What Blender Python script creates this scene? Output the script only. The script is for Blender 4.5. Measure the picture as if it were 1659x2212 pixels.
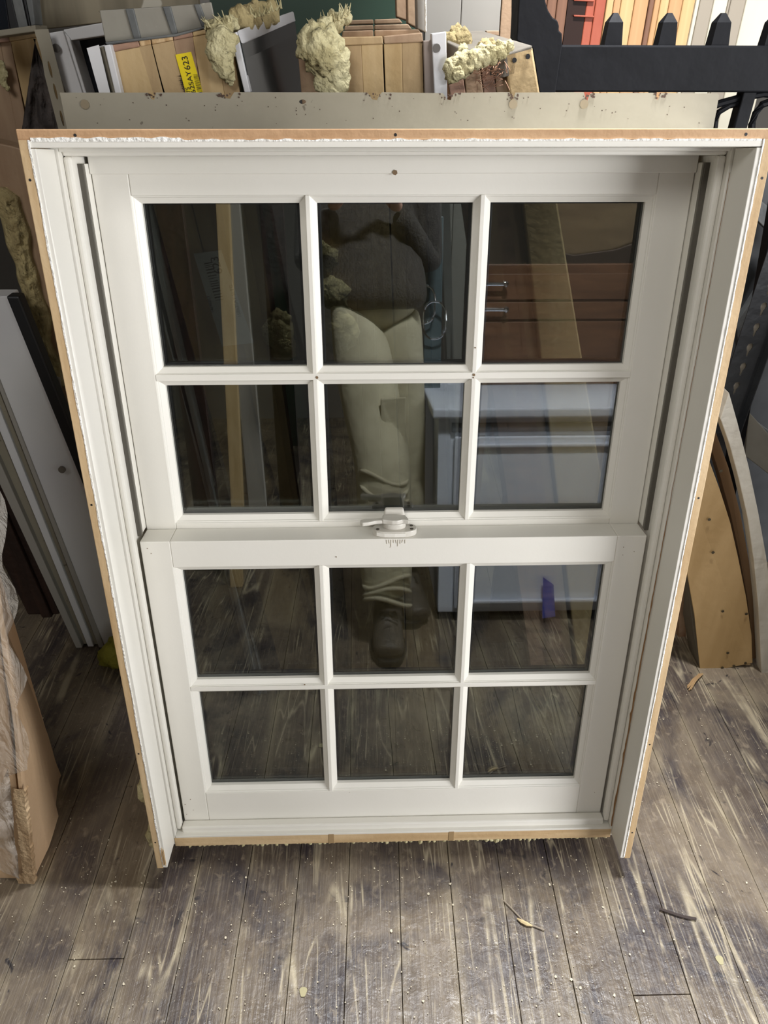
import bpy, bmesh, math, random
from mathutils import Vector, Matrix, noise
random.seed(7)
sc = bpy.context.scene
for o in list(bpy.data.objects): bpy.data.objects.remove(o)
S = 1.05                       # metres per window unit
LEAN = 0.12156
F = 1600.0                     # focal length in pixels of the 1659x2212 frame
EX = Vector((1, 0, 0)); EV = Vector((0, math.sin(LEAN), math.cos(LEAN))); EN = Vector((0, -math.cos(LEAN), math.sin(LEAN)))
CU = -0.03907
CAM = Vector((0, 0, S*((1.15)*math.cos(LEAN)+1.11*math.sin(LEAN))))
def rot3(p, y, r):
    cp, sp, cy, sy, cr, sr = math.cos(p), math.sin(p), math.cos(y), math.sin(y), math.cos(r), math.sin(r)
    return Matrix(((cy,0,sy),(0,1,0),(-sy,0,cy))) @ Matrix(((1,0,0),(0,cp,-sp),(0,sp,cp))) @ Matrix(((cr,-sr,0),(sr,cr,0),(0,0,1)))
MW = rot3(-0.44422, -0.02246, -0.00204)
B = Matrix((EX, EV, EN)).transposed()
RC = B @ MW
# ---------------------------------------------------------------- camera
cd = bpy.data.cameras.new('camera'); cam = bpy.data.objects.new('camera', cd); sc.collection.objects.link(cam)
cam.matrix_world = Matrix.Translation(CAM) @ RC.to_4x4()
cd.sensor_fit = 'VERTICAL'; cd.sensor_height = 36; cd.lens = F/2212*36; cd.clip_start = 0.01
sc.camera = cam
# ---------------------------------------------------------------- world
w = bpy.data.worlds.new('world'); sc.world = w; w.use_nodes = True
w.node_tree.nodes['Background'].inputs[0].default_value = (0.9, 0.95, 1, 1); w.node_tree.nodes['Background'].inputs[1].default_value = 0.08
# ---------------------------------------------------------------- lamps of the room, with one added fill
def area(name, loc, target, sx, sy, power, col):
    l = bpy.data.lights.new(name, 'AREA'); l.shape = 'RECTANGLE'; l.size = sx; l.size_y = sy; l.energy = power; l.color = col
    o = bpy.data.objects.new(name, l); sc.collection.objects.link(o); o.location = loc
    o.rotation_euler = (Vector(target)-Vector(loc)).to_track_quat('-Z', 'Y').to_euler(); return o
area('ceiling_light_ahead', (0.54, 1.19, 3.0), (0.54, 1.19, 0), 0.35, 0.2, 140, (0.96, 0.97, 1.0))
area('daylight_right', (2.75, -0.95, 1.15), (0, 0.9, 0.4), 1.7, 1.5, 128, (0.97, 0.975, 1.0))
area('fill_light_behind', (-0.9, -1.5, 2.9), (0.2, 0.9, 0.3), 1.0, 1.0, 34, (1.0, 0.985, 0.96))  # added fill lamp, lifts the right jamb and the left side
gl = area('daylight_behind_gate', (2.6, 1.9, 2.5), (1.4, 2.65, 1.0), 0.6, 0.6, 2.5, (1.0, 0.96, 0.9)); gl.data.spread = math.radians(80)
sc.view_settings.view_transform = 'Standard'; sc.view_settings.look = 'None'; sc.view_settings.exposure = 0.0; sc.view_settings.gamma = 1
sc.view_settings.use_curve_mapping = False
# ---------------------------------------------------------------- geometry of the picture -> points of the place
def ray(x, y): return RC @ Vector(((x-829.5)/F, -(y-1106)/F, -1))
def atY(x, y, Y):
    d = ray(x, y); return CAM + d*(Y/d.y)
def atZ(x, y, Z=0.0):
    d = ray(x, y); return CAM + d*((Z-CAM.z)/d.z)
def win(u, v, n): return CAM + S*((u-CU)*EX + v*EV + (n-1)*EN)
def mir(p, n0=-0.03):
    q = win(0, 0, n0); return p - 2*EN*((p-q).dot(EN))
def mray(x, y, n0=-0.03):
    d = ray(x, y); q = win(0, 0, n0); t = (q-CAM).dot(EN)/d.dot(EN); h = CAM+d*t
    return h, d - 2*EN*d.dot(EN)
def mZ(x, y, Z=0.0):
    h, d = mray(x, y); return h + d*((Z-h.z)/d.z)
def mY(x, y, Y):
    h, d = mray(x, y); return h + d*((Y-h.y)/d.y)
# ---------------------------------------------------------------- materials
def s2l(c): return tuple((x/12.92 if x <= .04045 else ((x+.055)/1.055)**2.4) for x in [v/255 for v in c])+(1,)
MAT = {}
def mat(name, rgb, rough=.6, rgb2=None, nscale=(6,6,6), bump=0, bscale=60, metal=0, mix=(.35,.65), spec=.5, detail=4, spots=None):
    if name in MAT: return MAT[name]
    m = bpy.data.materials.new(name); m.use_nodes = True; nt = m.node_tree; b = nt.nodes['Principled BSDF']
    b.inputs['Roughness'].default_value = rough; b.inputs['Metallic'].default_value = metal; b.inputs['Specular IOR Level'].default_value = spec
    b.inputs['Base Color'].default_value = s2l(rgb)
    tc = nt.nodes.new('ShaderNodeTexCoord')
    col = None
    if rgb2:
        mp = nt.nodes.new('ShaderNodeMapping'); mp.inputs['Scale'].default_value = nscale
        nt.links.new(tc.outputs['Object'], mp.inputs[0])
        n = nt.nodes.new('ShaderNodeTexNoise'); n.inputs['Scale'].default_value = 1; n.inputs['Detail'].default_value = detail; n.inputs['Distortion'].default_value = .4
        nt.links.new(mp.outputs[0], n.inputs['Vector'])
        r = nt.nodes.new('ShaderNodeValToRGB'); r.color_ramp.elements[0].position = mix[0]; r.color_ramp.elements[1].position = mix[1]
        r.color_ramp.elements[0].color = s2l(rgb); r.color_ramp.elements[1].color = s2l(rgb2)
        nt.links.new(n.outputs[0], r.inputs[0]); col = r.outputs[0]
    if spots:
        src, lo, scl = spots
        n = nt.nodes.new('ShaderNodeTexNoise'); n.inputs['Scale'].default_value = scl; n.inputs['Detail'].default_value = 3
        nt.links.new(tc.outputs['Object'], n.inputs['Vector'])
        r = nt.nodes.new('ShaderNodeValToRGB'); r.color_ramp.elements[0].position = lo; r.color_ramp.elements[1].position = lo+.02
        r.color_ramp.elements[0].color = (0,0,0,1); r.color_ramp.elements[1].color = (1,1,1,1)
        nt.links.new(n.outputs[0], r.inputs[0])
        mx = nt.nodes.new('ShaderNodeMixRGB'); nt.links.new(r.outputs[0], mx.inputs[0]); mx.inputs[2].default_value = s2l(src)
        if col: nt.links.new(col, mx.inputs[1])
        else: mx.inputs[1].default_value = s2l(rgb)
        col = mx.outputs[0]
    if col: nt.links.new(col, b.inputs['Base Color'])
    if bump:
        n = nt.nodes.new('ShaderNodeTexNoise'); n.inputs['Scale'].default_value = bscale; n.inputs['Detail'].default_value = 3
        nt.links.new(tc.outputs['Object'], n.inputs['Vector'])
        bp = nt.nodes.new('ShaderNodeBump'); bp.inputs['Strength'].default_value = bump; bp.inputs['Distance'].default_value = .01
        nt.links.new(n.outputs[0], bp.inputs['Height']); nt.links.new(bp.outputs[0], b.inputs['Normal'])
    MAT[name] = m; return m
WHITE = mat('white_window_paint', (222,219,209), .42, (227,224,215), (3,3,3), .02, 150)
WHITE2 = mat('cool_white_paint', (205,205,208), .5, (214,214,214), (3,3,3), .04, 60)
CAULK = mat('caulk', (236,234,226), .5, (250,249,244), (40,40,40), .5, 200)
PINE = mat('raw_pine', (188,158,116), .65, (210,184,144), (60,60,5), .12, 90)
PINEX = mat('raw_pine_crosswise', (188,158,116), .65, (210,184,144), (5,60,60), .12, 90)
PINEH = mat('orange_pine_crosswise', (176,138,100), .65, (194,158,120), (5,50,50), .12, 90)
TAN = mat('tan_jamb_wood', (162,136,98), .6, (180,154,114), (40,40,4), .1, 80)
TAN2 = mat('pinkish_jamb_wood', (150,122,96), .6, (166,140,112), (40,40,4), .1, 80)
TAN3 = mat('yellow_jamb_wood', (180,152,106), .6, (196,170,126), (40,40,4), .1, 80)
REDWOOD = mat('reddish_end_grain', (126,98,82), .7, (170,134,112), (14,60,60), .15, 60)
HATCH = mat('ridged_end_grain', (176,142,98), .7, (214,186,144), (140,30,60), .2, 60)
FLANGE = mat('beige_grey_metal', (134,128,112), .55, (144,138,122), (5,5,5), .08, 30, spots=((104,96,82), .70, 45))
FLANGE2 = mat('grey_painted_metal', (128,124,114), .5, (146,142,130), (8,8,8), .1, 30, spots=((176,172,158), .68, 26))
STRIPG = mat('dark_grey_strip', (84,86,86), .5, (108,110,108), (20,20,20), .15, 40)
FOAM = mat('yellow_expanding_foam', (172,162,120), .85, (200,192,152), (30,30,30), .9, 90)
FOAMD = mat('dusty_foam', (150,134,94), .9, (184,168,122), (22,22,22), .9, 70)
FOAMG = mat('green_yellow_foam', (138,134,40), .85, (162,156,62), (20,20,20), .7, 60)
BLACK = mat('black_gloss_paint', (10,11,15), .6, (16,17,21), (8,8,8), .12, 30, spec=.2)
BLACKM = mat('black_steel', (22,24,27), .45, (34,36,38), (10,10,10), .15, 40)
RUB = mat('black_rubber', (16,17,20), .5)
FELT = mat('tarred_felt', (52,46,44), .8, (86,78,74), (30,30,8), .8, 55)
DARKW = mat('dark_stained_wood', (34,22,17), .6, (58,38,28), (30,30,4), .3, 50)
GREYP = mat('grey_painted_board', (146,142,134), .6, (160,156,150), (3,3,1), .04, 20)
CARD = mat('cardboard', (192,160,124), .8, (204,174,138), (3,3,3), .1, 120)
CARDC = mat('cardboard_core', (150,122,88), .9, (196,170,134), (60,60,8), .6, 90)
PLY = mat('birch_plywood', (160,130,84), .5, (180,150,104), (14,14,2.2), .08, 50)
WHITEW = mat('whitewashed_board', (196,190,176), .6, (172,164,148), (20,20,2.5), .15, 50, mix=(.45,.7), spots=((112,100,84), .70, 14))
STAIN = mat('stained_grey_board', (104,96,78), .55, (146,136,114), (14,14,1.2), .1, 20, spots=((190,184,168), .69, 7))
GREENP = mat('dark_green_panel', (34,58,46), .4, (42,66,52), (2,2,2), .03, 10)
SCREW = mat('steel_screw', (96,88,72), .35, metal=.8)
DGLASS = mat('dark_pane_of_stored_sash', (24,27,33), .08, (32,36,42), (4,4,1), .01, 10)
KHAKI = mat('khaki_canvas', (176,168,142), .85, (192,184,158), (9,9,9), .5, 26)
SWEAT = mat('charcoal_knit', (58,54,52), .95, (74,70,66), (90,90,10), .6, 150)
SKIN = mat('skin', (196,146,122), .5, (206,158,134), (8,8,8), .05, 60)
HAIR = mat('brown_hair', (54,38,28), .7, (74,54,40), (60,60,10), .5, 90)
BOOT = mat('worn_leather', (66,60,52), .55, (88,80,70), (20,20,20), .3, 60)
CHROME = mat('chrome', (230,232,236), .12, metal=1)
BTAPE = mat('blue_masking_tape', (48,72,178), .6, (62,88,196), (10,10,10), .1, 60)
CABW = mat('satin_white_cabinet_paint', (214,220,234), .35, (222,227,238), (2,2,2), .02, 30)
BRN = mat('brown_cabinet_wood', (96,66,46), .5, (120,84,58), (4,30,30), .1, 40)
PLYB = mat('brown_plywood', (120,96,70), .6, (146,120,90), (3,24,24), .1, 40)
DUST = mat('pale_debris', (206,196,172), .8)

def glass_mat(name, ior, tint):
    m = bpy.data.materials.new(name); m.use_nodes = True; nt = m.node_tree; nt.nodes.clear()
    out = nt.nodes.new('ShaderNodeOutputMaterial'); mx = nt.nodes.new('ShaderNodeMixShader'); 
    g0 = nt.nodes.new('ShaderNodeNewGeometry'); dt = nt.nodes.new('ShaderNodeVectorMath'); dt.operation = 'DOT_PRODUCT'
    nt.links.new(g0.outputs['Incoming'], dt.inputs[0]); nt.links.new(g0.outputs['True Normal'], dt.inputs[1])
    def mth(op, a, b_):
        x = nt.nodes.new('ShaderNodeMath'); x.operation = op
        for k, v in ((0, a), (1, b_)):
            if v is None: continue
            if isinstance(v, (int, float)): x.inputs[k].default_value = v
            else: nt.links.new(v, x.inputs[k])
        return x.outputs[0]
    c1 = mth('SUBTRACT', 1.0, mth('ABSOLUTE', dt.outputs['Value'], None)); sch = mth('ADD', mth('MULTIPLY', mth('POWER', c1, 5.0), 1-ior), ior)
    t = nt.nodes.new('ShaderNodeBsdfTransparent'); t.inputs[0].default_value = tint
    g = nt.nodes.new('ShaderNodeBsdfGlossy'); g.inputs['Roughness'].default_value = 0.0; g.inputs[0].default_value = (.97,1,.98,1)
    nt.links.new(sch, mx.inputs[0]); nt.links.new(t.outputs[0], mx.inputs[1]); nt.links.new(g.outputs[0], mx.inputs[2])
    nt.links.new(mx.outputs[0], out.inputs[0]); return m
GLASS = glass_mat('window_glass', .12, (.70,.72,.71,1))
def wrap_mat():
    m = bpy.data.materials.new('clear_plastic_wrap'); m.use_nodes = True; nt = m.node_tree; b = nt.nodes['Principled BSDF']
    b.inputs['Base Color'].default_value = s2l((226,218,206)); b.inputs['Roughness'].default_value = .18; b.inputs['Alpha'].default_value = .34
    tc = nt.nodes.new('ShaderNodeTexCoord'); mp = nt.nodes.new('ShaderNodeMapping'); mp.inputs['Scale'].default_value = (14,14,5); mp.inputs['Rotation'].default_value = (0,.5,0)
    n = nt.nodes.new('ShaderNodeTexNoise'); n.inputs['Scale'].default_value = 2.4; n.inputs['Detail'].default_value = 6; n.inputs['Distortion'].default_value = 1.2
    bp = nt.nodes.new('ShaderNodeBump'); bp.inputs['Strength'].default_value = .9; bp.inputs['Distance'].default_value = .03
    nt.links.new(tc.outputs['Object'], mp.inputs[0]); nt.links.new(mp.outputs[0], n.inputs['Vector']); nt.links.new(n.outputs[0], bp.inputs['Height']); nt.links.new(bp.outputs[0], b.inputs['Normal'])
    return m
WRAP = wrap_mat()
def plank_mat():
    m = bpy.data.materials.new('worn_floorboard'); m.use_nodes = True; nt = m.node_tree; b = nt.nodes['Principled BSDF']; L = nt.links.new
    tc = nt.nodes.new('ShaderNodeTexCoord'); at = nt.nodes.new('ShaderNodeObjectInfo')
    geo = nt.nodes.new('ShaderNodeNewGeometry')
    def N(sc_, vec, detail=5, dist=0.0):
        mp = nt.nodes.new('ShaderNodeMapping'); mp.inputs['Scale'].default_value = vec; L(geo.outputs['Position'], mp.inputs[0])
        n = nt.nodes.new('ShaderNodeTexNoise'); n.inputs['Scale'].default_value = sc_; n.inputs['Detail'].default_value = detail; n.inputs['Distortion'].default_value = dist; n.inputs['Roughness'].default_value = .62
        L(mp.outputs[0], n.inputs['Vector']); return n.outputs[0]
    def ramp(src, p0, c0, p1, c1):
        r = nt.nodes.new('ShaderNodeValToRGB'); r.color_ramp.elements[0].position = p0; r.color_ramp.elements[1].position = p1
        r.color_ramp.elements[0].color = c0; r.color_ramp.elements[1].color = c1; L(src, r.inputs[0]); return r.outputs[0]
    def mix(f, a, c, mode='MIX'):
        x = nt.nodes.new('ShaderNodeMixRGB'); x.blend_type = mode
        for k, v in ((0, f), (1, a), (2, c)):
            if isinstance(v, (int, float)): x.inputs[k].default_value = v
            elif isinstance(v, tuple): x.inputs[k].default_value = v
            else: L(v, x.inputs[k])
        return x.outputs[0]
    K = (0,0,0,1); Wt = (1,1,1,1)
    base = ramp(at.outputs['Random'], 0.0, s2l((62,52,50)), 1.0, s2l((102,88,68)))
    patch = ramp(N(3.2, (1,.6,1), 8, .6), .40, K, .68, Wt)
    c = mix(patch, base, s2l((124,112,96)))
    ac = nt.nodes.new('ShaderNodeAttribute'); ac.attribute_name = 'across'
    e1 = nt.nodes.new('ShaderNodeMath'); e1.operation = 'SUBTRACT'; L(ac.outputs['Fac'], e1.inputs[0]); e1.inputs[1].default_value = .5
    e2 = nt.nodes.new('ShaderNodeMath'); e2.operation = 'ABSOLUTE'; L(e1.outputs[0], e2.inputs[0])
    e3 = nt.nodes.new('ShaderNodeMath'); e3.operation = 'MULTIPLY_ADD'; L(N(3.4, (3,1.2,1), 5, .9), e3.inputs[0]); e3.inputs[1].default_value = .55; L(e2.outputs[0], e3.inputs[2])
    edge = ramp(e3.outputs[0], .60, K, .80, (.5,.5,.5,1))
    c = mix(edge, c, s2l((148,136,112)))
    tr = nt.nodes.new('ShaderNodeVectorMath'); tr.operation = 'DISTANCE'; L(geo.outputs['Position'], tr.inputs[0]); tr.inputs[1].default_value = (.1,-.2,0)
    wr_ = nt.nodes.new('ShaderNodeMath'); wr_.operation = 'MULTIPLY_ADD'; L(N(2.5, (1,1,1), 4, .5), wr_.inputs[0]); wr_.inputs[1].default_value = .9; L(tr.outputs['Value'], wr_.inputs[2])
    wear_shade = ramp(wr_.outputs[0], 1.05, Wt, 1.75, K)  # noisy wear mask that paints shade: paler in front, darker behind the window
    c = mix(wear_shade, mix(.62, c, s2l((44,38,36))), mix(.10, c, s2l((128,118,104))))
    dark = ramp(N(5.5, (1,.6,1), 5, .8), .46, K, .62, Wt)
    c = mix(dark, c, s2l((58,52,54)))
    grain = ramp(N(1, (260,9,1), 4, .3), .50, K, .72, Wt)
    g2 = mix(.55, K, grain, 'MULTIPLY'); 
    gm = nt.nodes.new('ShaderNodeMath'); gm.operation = 'MULTIPLY'; L(grain, gm.inputs[0]); gm.inputs[1].default_value = .32
    c = mix(gm.outputs[0], c, s2l((156,142,118)))
    mott = ramp(N(70, (1,.7,1), 6, .5), .56, K, .72, Wt)
    gm2 = nt.nodes.new('ShaderNodeMath'); gm2.operation = 'MULTIPLY'; L(mott, gm2.inputs[0]); gm2.inputs[1].default_value = .6
    c = mix(gm2.outputs[0], c, s2l((150,136,116)))
    blot = ramp(N(17, (1,1,1), 3, 1.0), .66, K, .71, Wt)
    c = mix(blot, c, s2l((50,46,46)))
    speck = ramp(N(210, (1,1,1), 2), .74, K, .78, Wt)
    c = mix(speck, c, s2l((206,198,178)))
    # crossing scratches
    for ang, sc_, th in ((.35, 2.4, .010), (1.25, 3.1, .012), (-.6, 2.0, .010), (1.7, 4.5, .012), (.05, 6.0, .005), (1.45, 2.0, .012)):
        mp = nt.nodes.new('ShaderNodeMapping'); mp.inputs['Rotation'].default_value = (0,0,ang); mp.inputs['Scale'].default_value = (sc_,sc_*.05,1); L(geo.outputs['Position'], mp.inputs[0])
        n = nt.nodes.new('ShaderNodeTexNoise'); n.inputs['Scale'].default_value = 2.2; n.inputs['Detail'].default_value = 2; L(mp.outputs[0], n.inputs['Vector'])
        a = nt.nodes.new('ShaderNodeMath'); a.operation = 'SUBTRACT'; L(n.outputs[0], a.inputs[0]); a.inputs[1].default_value = .52
        a2 = nt.nodes.new('ShaderNodeMath'); a2.operation = 'ABSOLUTE'; L(a.outputs[0], a2.inputs[0])
        r = ramp(a2.outputs[0], 0, Wt, th*.35, K)
        msk = ramp(N(6, (1,1,1), 3), .46, K, .56, (.75,.75,.75,1))
        c = mix(mix(1.0, r, msk, 'MULTIPLY'), c, s2l((176,164,138)))
    L(c, b.inputs['Base Color'])
    rr = ramp(N(24, (1,1,1), 5, .6), .35, (.27,.27,.27,1), .7, (.50,.50,.50,1)); L(rr, b.inputs['Roughness'])
    h = mix(.5, N(1, (160,7,1), 5, .3), N(45, (1,1,1), 4, .4))
    bp = nt.nodes.new('ShaderNodeBump'); bp.inputs['Strength'].default_value = .55; bp.inputs['Distance'].default_value = .005; L(h, bp.inputs['Height']); L(bp.outputs[0], b.inputs['Normal'])
    return m
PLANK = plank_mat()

# ---------------------------------------------------------------- builders
COL = sc.collection
def link_mesh(name, bm, m, parent=None, loc=None, smooth=False):
    me = bpy.data.meshes.new(name)
    if parent is not None:
        inv = WM[parent.name].inverted(); bmesh.ops.transform(bm, matrix=inv, verts=bm.verts)
    elif loc is not None: bmesh.ops.translate(bm, vec=-Vector(loc), verts=bm.verts)
    bmesh.ops.recalc_face_normals(bm, faces=bm.faces)
    bm.to_mesh(me); bm.free(); me.materials.append(m)
    if smooth:
        for p in me.polygons: p.use_smooth = True
    o = bpy.data.objects.new(name, me); COL.objects.link(o)
    if parent is not None: o.parent = parent; WM[o.name] = WM[parent.name].copy()
    else:
        if loc is not None: o.location = loc
        WM[o.name] = Matrix.Translation(loc) if loc is not None else Matrix.Identity(4)
    return o
WM = {}
def thing(name, label, cat, loc, group=None, mw=None):
    o = bpy.data.objects.new(name, None); COL.objects.link(o); o.empty_display_size = .05
    WM[o.name] = mw.copy() if mw is not None else Matrix.Translation(loc)
    o.matrix_world = WM[o.name]
    o['label'] = label; o['category'] = cat
    if group: o['group'] = group
    return o
def tag(o, label, cat, group=None):
    o['label'] = label; o['category'] = cat
    if group: o['group'] = group
    return o
def lab(o, l): o['label'] = l; return o
def bevel(bm, w, seg=2):
    if w: bmesh.ops.bevel(bm, geom=list(bm.edges), offset=w, segments=seg, affect='EDGES', profile=.5)
def hull8(bm, P):           # P: 8 points, bottom ring 4 then top ring 4
    vs = [bm.verts.new(p) for p in P]
    for f in ((0,1,2,3),(4,5,6,7),(0,1,5,4),(1,2,6,5),(2,3,7,6),(3,0,4,7)): bm.faces.new([vs[i] for i in f])
    return vs
def box(bm, a, b_, bev=0):
    t = bmesh.new(); x0,y0,z0 = a; x1,y1,z1 = b_
    hull8(t, [(x0,y0,z0),(x1,y0,z0),(x1,y1,z0),(x0,y1,z0),(x0,y0,z1),(x1,y0,z1),(x1,y1,z1),(x0,y1,z1)])
    bmesh.ops.recalc_face_normals(t, faces=t.faces); bevel(t, bev); merge(bm, t)
def merge(bm, t):
    me = bpy.data.meshes.new('tmp'); t.to_mesh(me); t.free(); bm.from_mesh(me); bpy.data.meshes.remove(me)
def prism(bm, pts, vec, bev=0):
    t = bmesh.new(); vec = Vector(vec); a = [t.verts.new(p) for p in pts]; b_ = [t.verts.new(Vector(p)+vec) for p in pts]; n = len(pts)
    t.faces.new(a); t.faces.new(b_[::-1])
    for i in range(n): t.faces.new([a[i], a[(i+1)%n], b_[(i+1)%n], b_[i]])
    bmesh.ops.recalc_face_normals(t, faces=t.faces); bevel(t, bev); merge(bm, t)
def tube(bm, pts, r, seg=8, rs=None, cap=True):
    t = bmesh.new(); pts = [Vector(p) for p in pts]; rings = []
    up = Vector((.3,.2,.9)).normalized()
    for i, p in enumerate(pts):
        d = (pts[min(i+1,len(pts)-1)]-pts[max(i-1,0)]).normalized(); a = d.cross(up).normalized(); c = d.cross(a).normalized(); R_ = rs[i] if rs else r
        rings.append([t.verts.new(p + (a*math.cos(2*math.pi*k/seg)+c*math.sin(2*math.pi*k/seg))*R_) for k in range(seg)])
    for i in range(len(pts)-1):
        for k in range(seg): t.faces.new([rings[i][k], rings[i][(k+1)%seg], rings[i+1][(k+1)%seg], rings[i+1][k]])
    if cap: t.faces.new(rings[0]); t.faces.new(rings[-1][::-1])
    merge(bm, t)
def disc(bm, c, nrm, r, h, seg=16):
    nrm = Vector(nrm).normalized(); tube(bm, [Vector(c), Vector(c)+nrm*h], r, seg)
def blob(bm, c, r, amp=.35, fs=4, sub=3, sq=(1,1,1), seed=0):
    t = bmesh.new(); bmesh.ops.create_icosphere(t, subdivisions=sub, radius=1)
    for v in t.verts:
        d = v.co.normalized(); k = 1 + amp*(noise.noise(d*1.7+Vector((seed*3.1,seed,1))) + .5*noise.noise(d*fs+Vector((seed,7,seed)))+.3*noise.noise(d*fs*2.6+Vector((seed,2,seed))))
        v.co = Vector(c)+Vector((d.x*sq[0],d.y*sq[1],d.z*sq[2]))*r*k
    merge(bm, t)
def pane_poly(x0y0, depth): pass
def pz(pts, Ys):            # pixel polygon at world depths
    if not hasattr(Ys, '__len__'): Ys = [Ys]*len(pts)
    return [atY(x, y, Y) for (x, y), Y in zip(pts, Ys)]
def slab(name, pts, Ys, th, m, parent=None, bev=.0015, label=None, cat=None, group=None, vec=None):
    P = pz(pts, Ys); bm = bmesh.new(); prism(bm, P, vec if vec is not None else (0, th, 0), bev)
    if parent is not None:
        o = link_mesh(name, bm, m, parent)
        if label: o['label'] = label
        return o
    lo = min(P, key=lambda p: p.z); o = link_mesh(name, bm, m, loc=lo)
    if label: tag(o, label, cat, group)
    return o
def down(p, q, z=0.0):      # extend the line p->q until height z
    d = q-p; return p + d*((z-p.z)/d.z)
def structure(o): o['kind'] = 'structure'; return o

# ---------------------------------------------------------------- room shell and added shade blockers
floor = bpy.data.objects.new('floor', None); COL.objects.link(floor); WM['floor'] = Matrix.Identity(4); floor['kind'] = 'structure'
bm = bmesh.new(); box(bm, (-2.6,-3.2,-.06), (3.4,4.0,-.022)); link_mesh('subfloor', bm, DARKW, floor)
X0 = atZ(865,2212).x; X1 = atZ(1379,2212).x; PW = (X1-X0)/4
YAW = math.radians(0.948)
rnd = random.Random(3)
for i in range(-18, 26):
    xa = X0 + i*PW - PW; y = -3.2
    cuts = [-3.2]
    c = -3.2 + rnd.uniform(.9, 2.0)
    while c < 3.9:
        if not (.55 < c < 1.5 and i % 5): cuts.append(c)
        c += rnd.uniform(1.9, 3.0)
    cuts.append(4.0)
    if i == 4: cuts = [-3.2, -1.6, 2.4, 4.0]
    if i == 5: cuts = [-3.2, -1.0, .60, 2.9, 4.0]
    for ya, yb in zip(cuts[:-1], cuts[1:]):
        bm = bmesh.new(); g = .0005; dz = rnd.uniform(-.0012, 0)
        box(bm, (xa+g, ya+.0006, -.02), (xa+PW-g, yb-.0006, dz), .0008)
        y0f = .3
        ly = bm.verts.layers.float.new('across')
        for v in bm.verts: v[ly] = (v.co.x-xa)/PW
        for v in bm.verts: v.co.x += (v.co.y-y0f)*math.tan(YAW)
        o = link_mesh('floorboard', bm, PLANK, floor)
def wallbox(name, a, b_, m): 
    bm = bmesh.new(); box(bm, a, b_); return structure(link_mesh(name, bm, m))
WALLM = mat('dim_wall', (92,88,82), .8, (100,96,90), (2,2,2)); CEIL = mat('ceiling_paint', (150,148,142), .8, (158,156,150), (2,2,2))
wallbox('wall_back', (-2.7,4.0,-.06), (3.5,4.1,3.2), WALLM)
wallbox('wall_front', (-2.7,-3.3,-.06), (3.5,-3.2,3.2), WALLM)
wallbox('wall_left', (-2.7,-3.2,-.06), (-2.6,4.0,3.2), WALLM)
wallbox('wall_right', (3.4,-3.2,-.06), (3.5,4.0,3.2), WALLM)
wallbox('ceiling', (-2.7,-3.3,3.2), (3.5,4.1,3.3), CEIL)

wallbox('shade_slab_left', (-2.6,1.08,2.2), (.32,2.5,2.26), CEIL)  # unseen slab added overhead to shade the rear left floor
wallbox('shade_slab_right', (.63,1.12,2.2), (3.4,1.75,2.26), CEIL)  # second unseen slab, added to keep the lamp off the rear right floor
wallbox('shade_screen_right', (1.25,.62,-.022), (1.3,1.42,1.0), WALLM)  # unseen low screen added to block daylight from the rear right floor
# ---------------------------------------------------------------- the leaning double-hung window
root_loc = win(0, -1.15, -.11)
MWIN = Matrix.Translation(root_loc) @ Matrix((EX, -EN, EV)).transposed().to_4x4()
WIN = thing('double_hung_window', 'large white twelve-light double-hung window unit leaning upright in the middle of the floor', 'window', root_loc, mw=MWIN)
def lw(u, v, n): return win(u, v, n)
def wbox(bm, u0, u1, v0, v1, n0, n1, bev=.0012):
    t = bmesh.new()
    hull8(t, [lw(u0,v0,n0),lw(u1,v0,n0),lw(u1,v0,n1),lw(u0,v0,n1),lw(u0,v1,n0),lw(u1,v1,n0),lw(u1,v1,n1),lw(u0,v1,n1)])
    bmesh.ops.recalc_face_normals(t, faces=t.faces); bevel(t, bev, 2); merge(bm, t)
VB, VT = -1.124, .0305
# side extension boards: raw outside, painted inside
for s in (-1, 1):
    bm = bmesh.new(); wbox(bm, *sorted((s*.4075, s*.4185)), VB, VT, .03, .085); 
    j = link_mesh('jamb_board', bm, PINE, WIN)
    bm = bmesh.new(); wbox(bm, *sorted((s*.4005, s*.4073)), VB+.001, .0115, .031, .0845, .0008); link_mesh('painted_liner', bm, WHITE, j)
    # ragged caulk line on the front edge
    bm = bmesh.new(); n = 150; prev = None
    for k in range(n+1):
        v = VB+.004 + (0.02-VB-.004)*k/n
        wd = .0014 + .0016*noise.noise(Vector((k*.13, s*3, 0)))+ .0010*noise.noise(Vector((k*1.3, s*5, 2)))
        a = lw(s*.4058, v, .0845); c = lw(s*(.4062+max(.0008, wd)), v, .0845); up = EN*S*(.0014+.0008*noise.noise(Vector((k*.8, s, 9))))
        cur = [bm.verts.new(p) for p in (a, a+up, c+up*.8, c)]
        if prev:
            for q in range(3): bm.faces.new([prev[q], prev[q+1], cur[q+1], cur[q]])
        prev = cur
    link_mesh('caulk_line', bm, CAULK, j)
    bm = bmesh.new()
    for v in (-.02, -.42, -1.06, -.86): disc(bm, lw(s*.413, v, .0848), EN, .0016, .0006, 8)
    link_mesh('nail_hole', bm, RUB, j)
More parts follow.
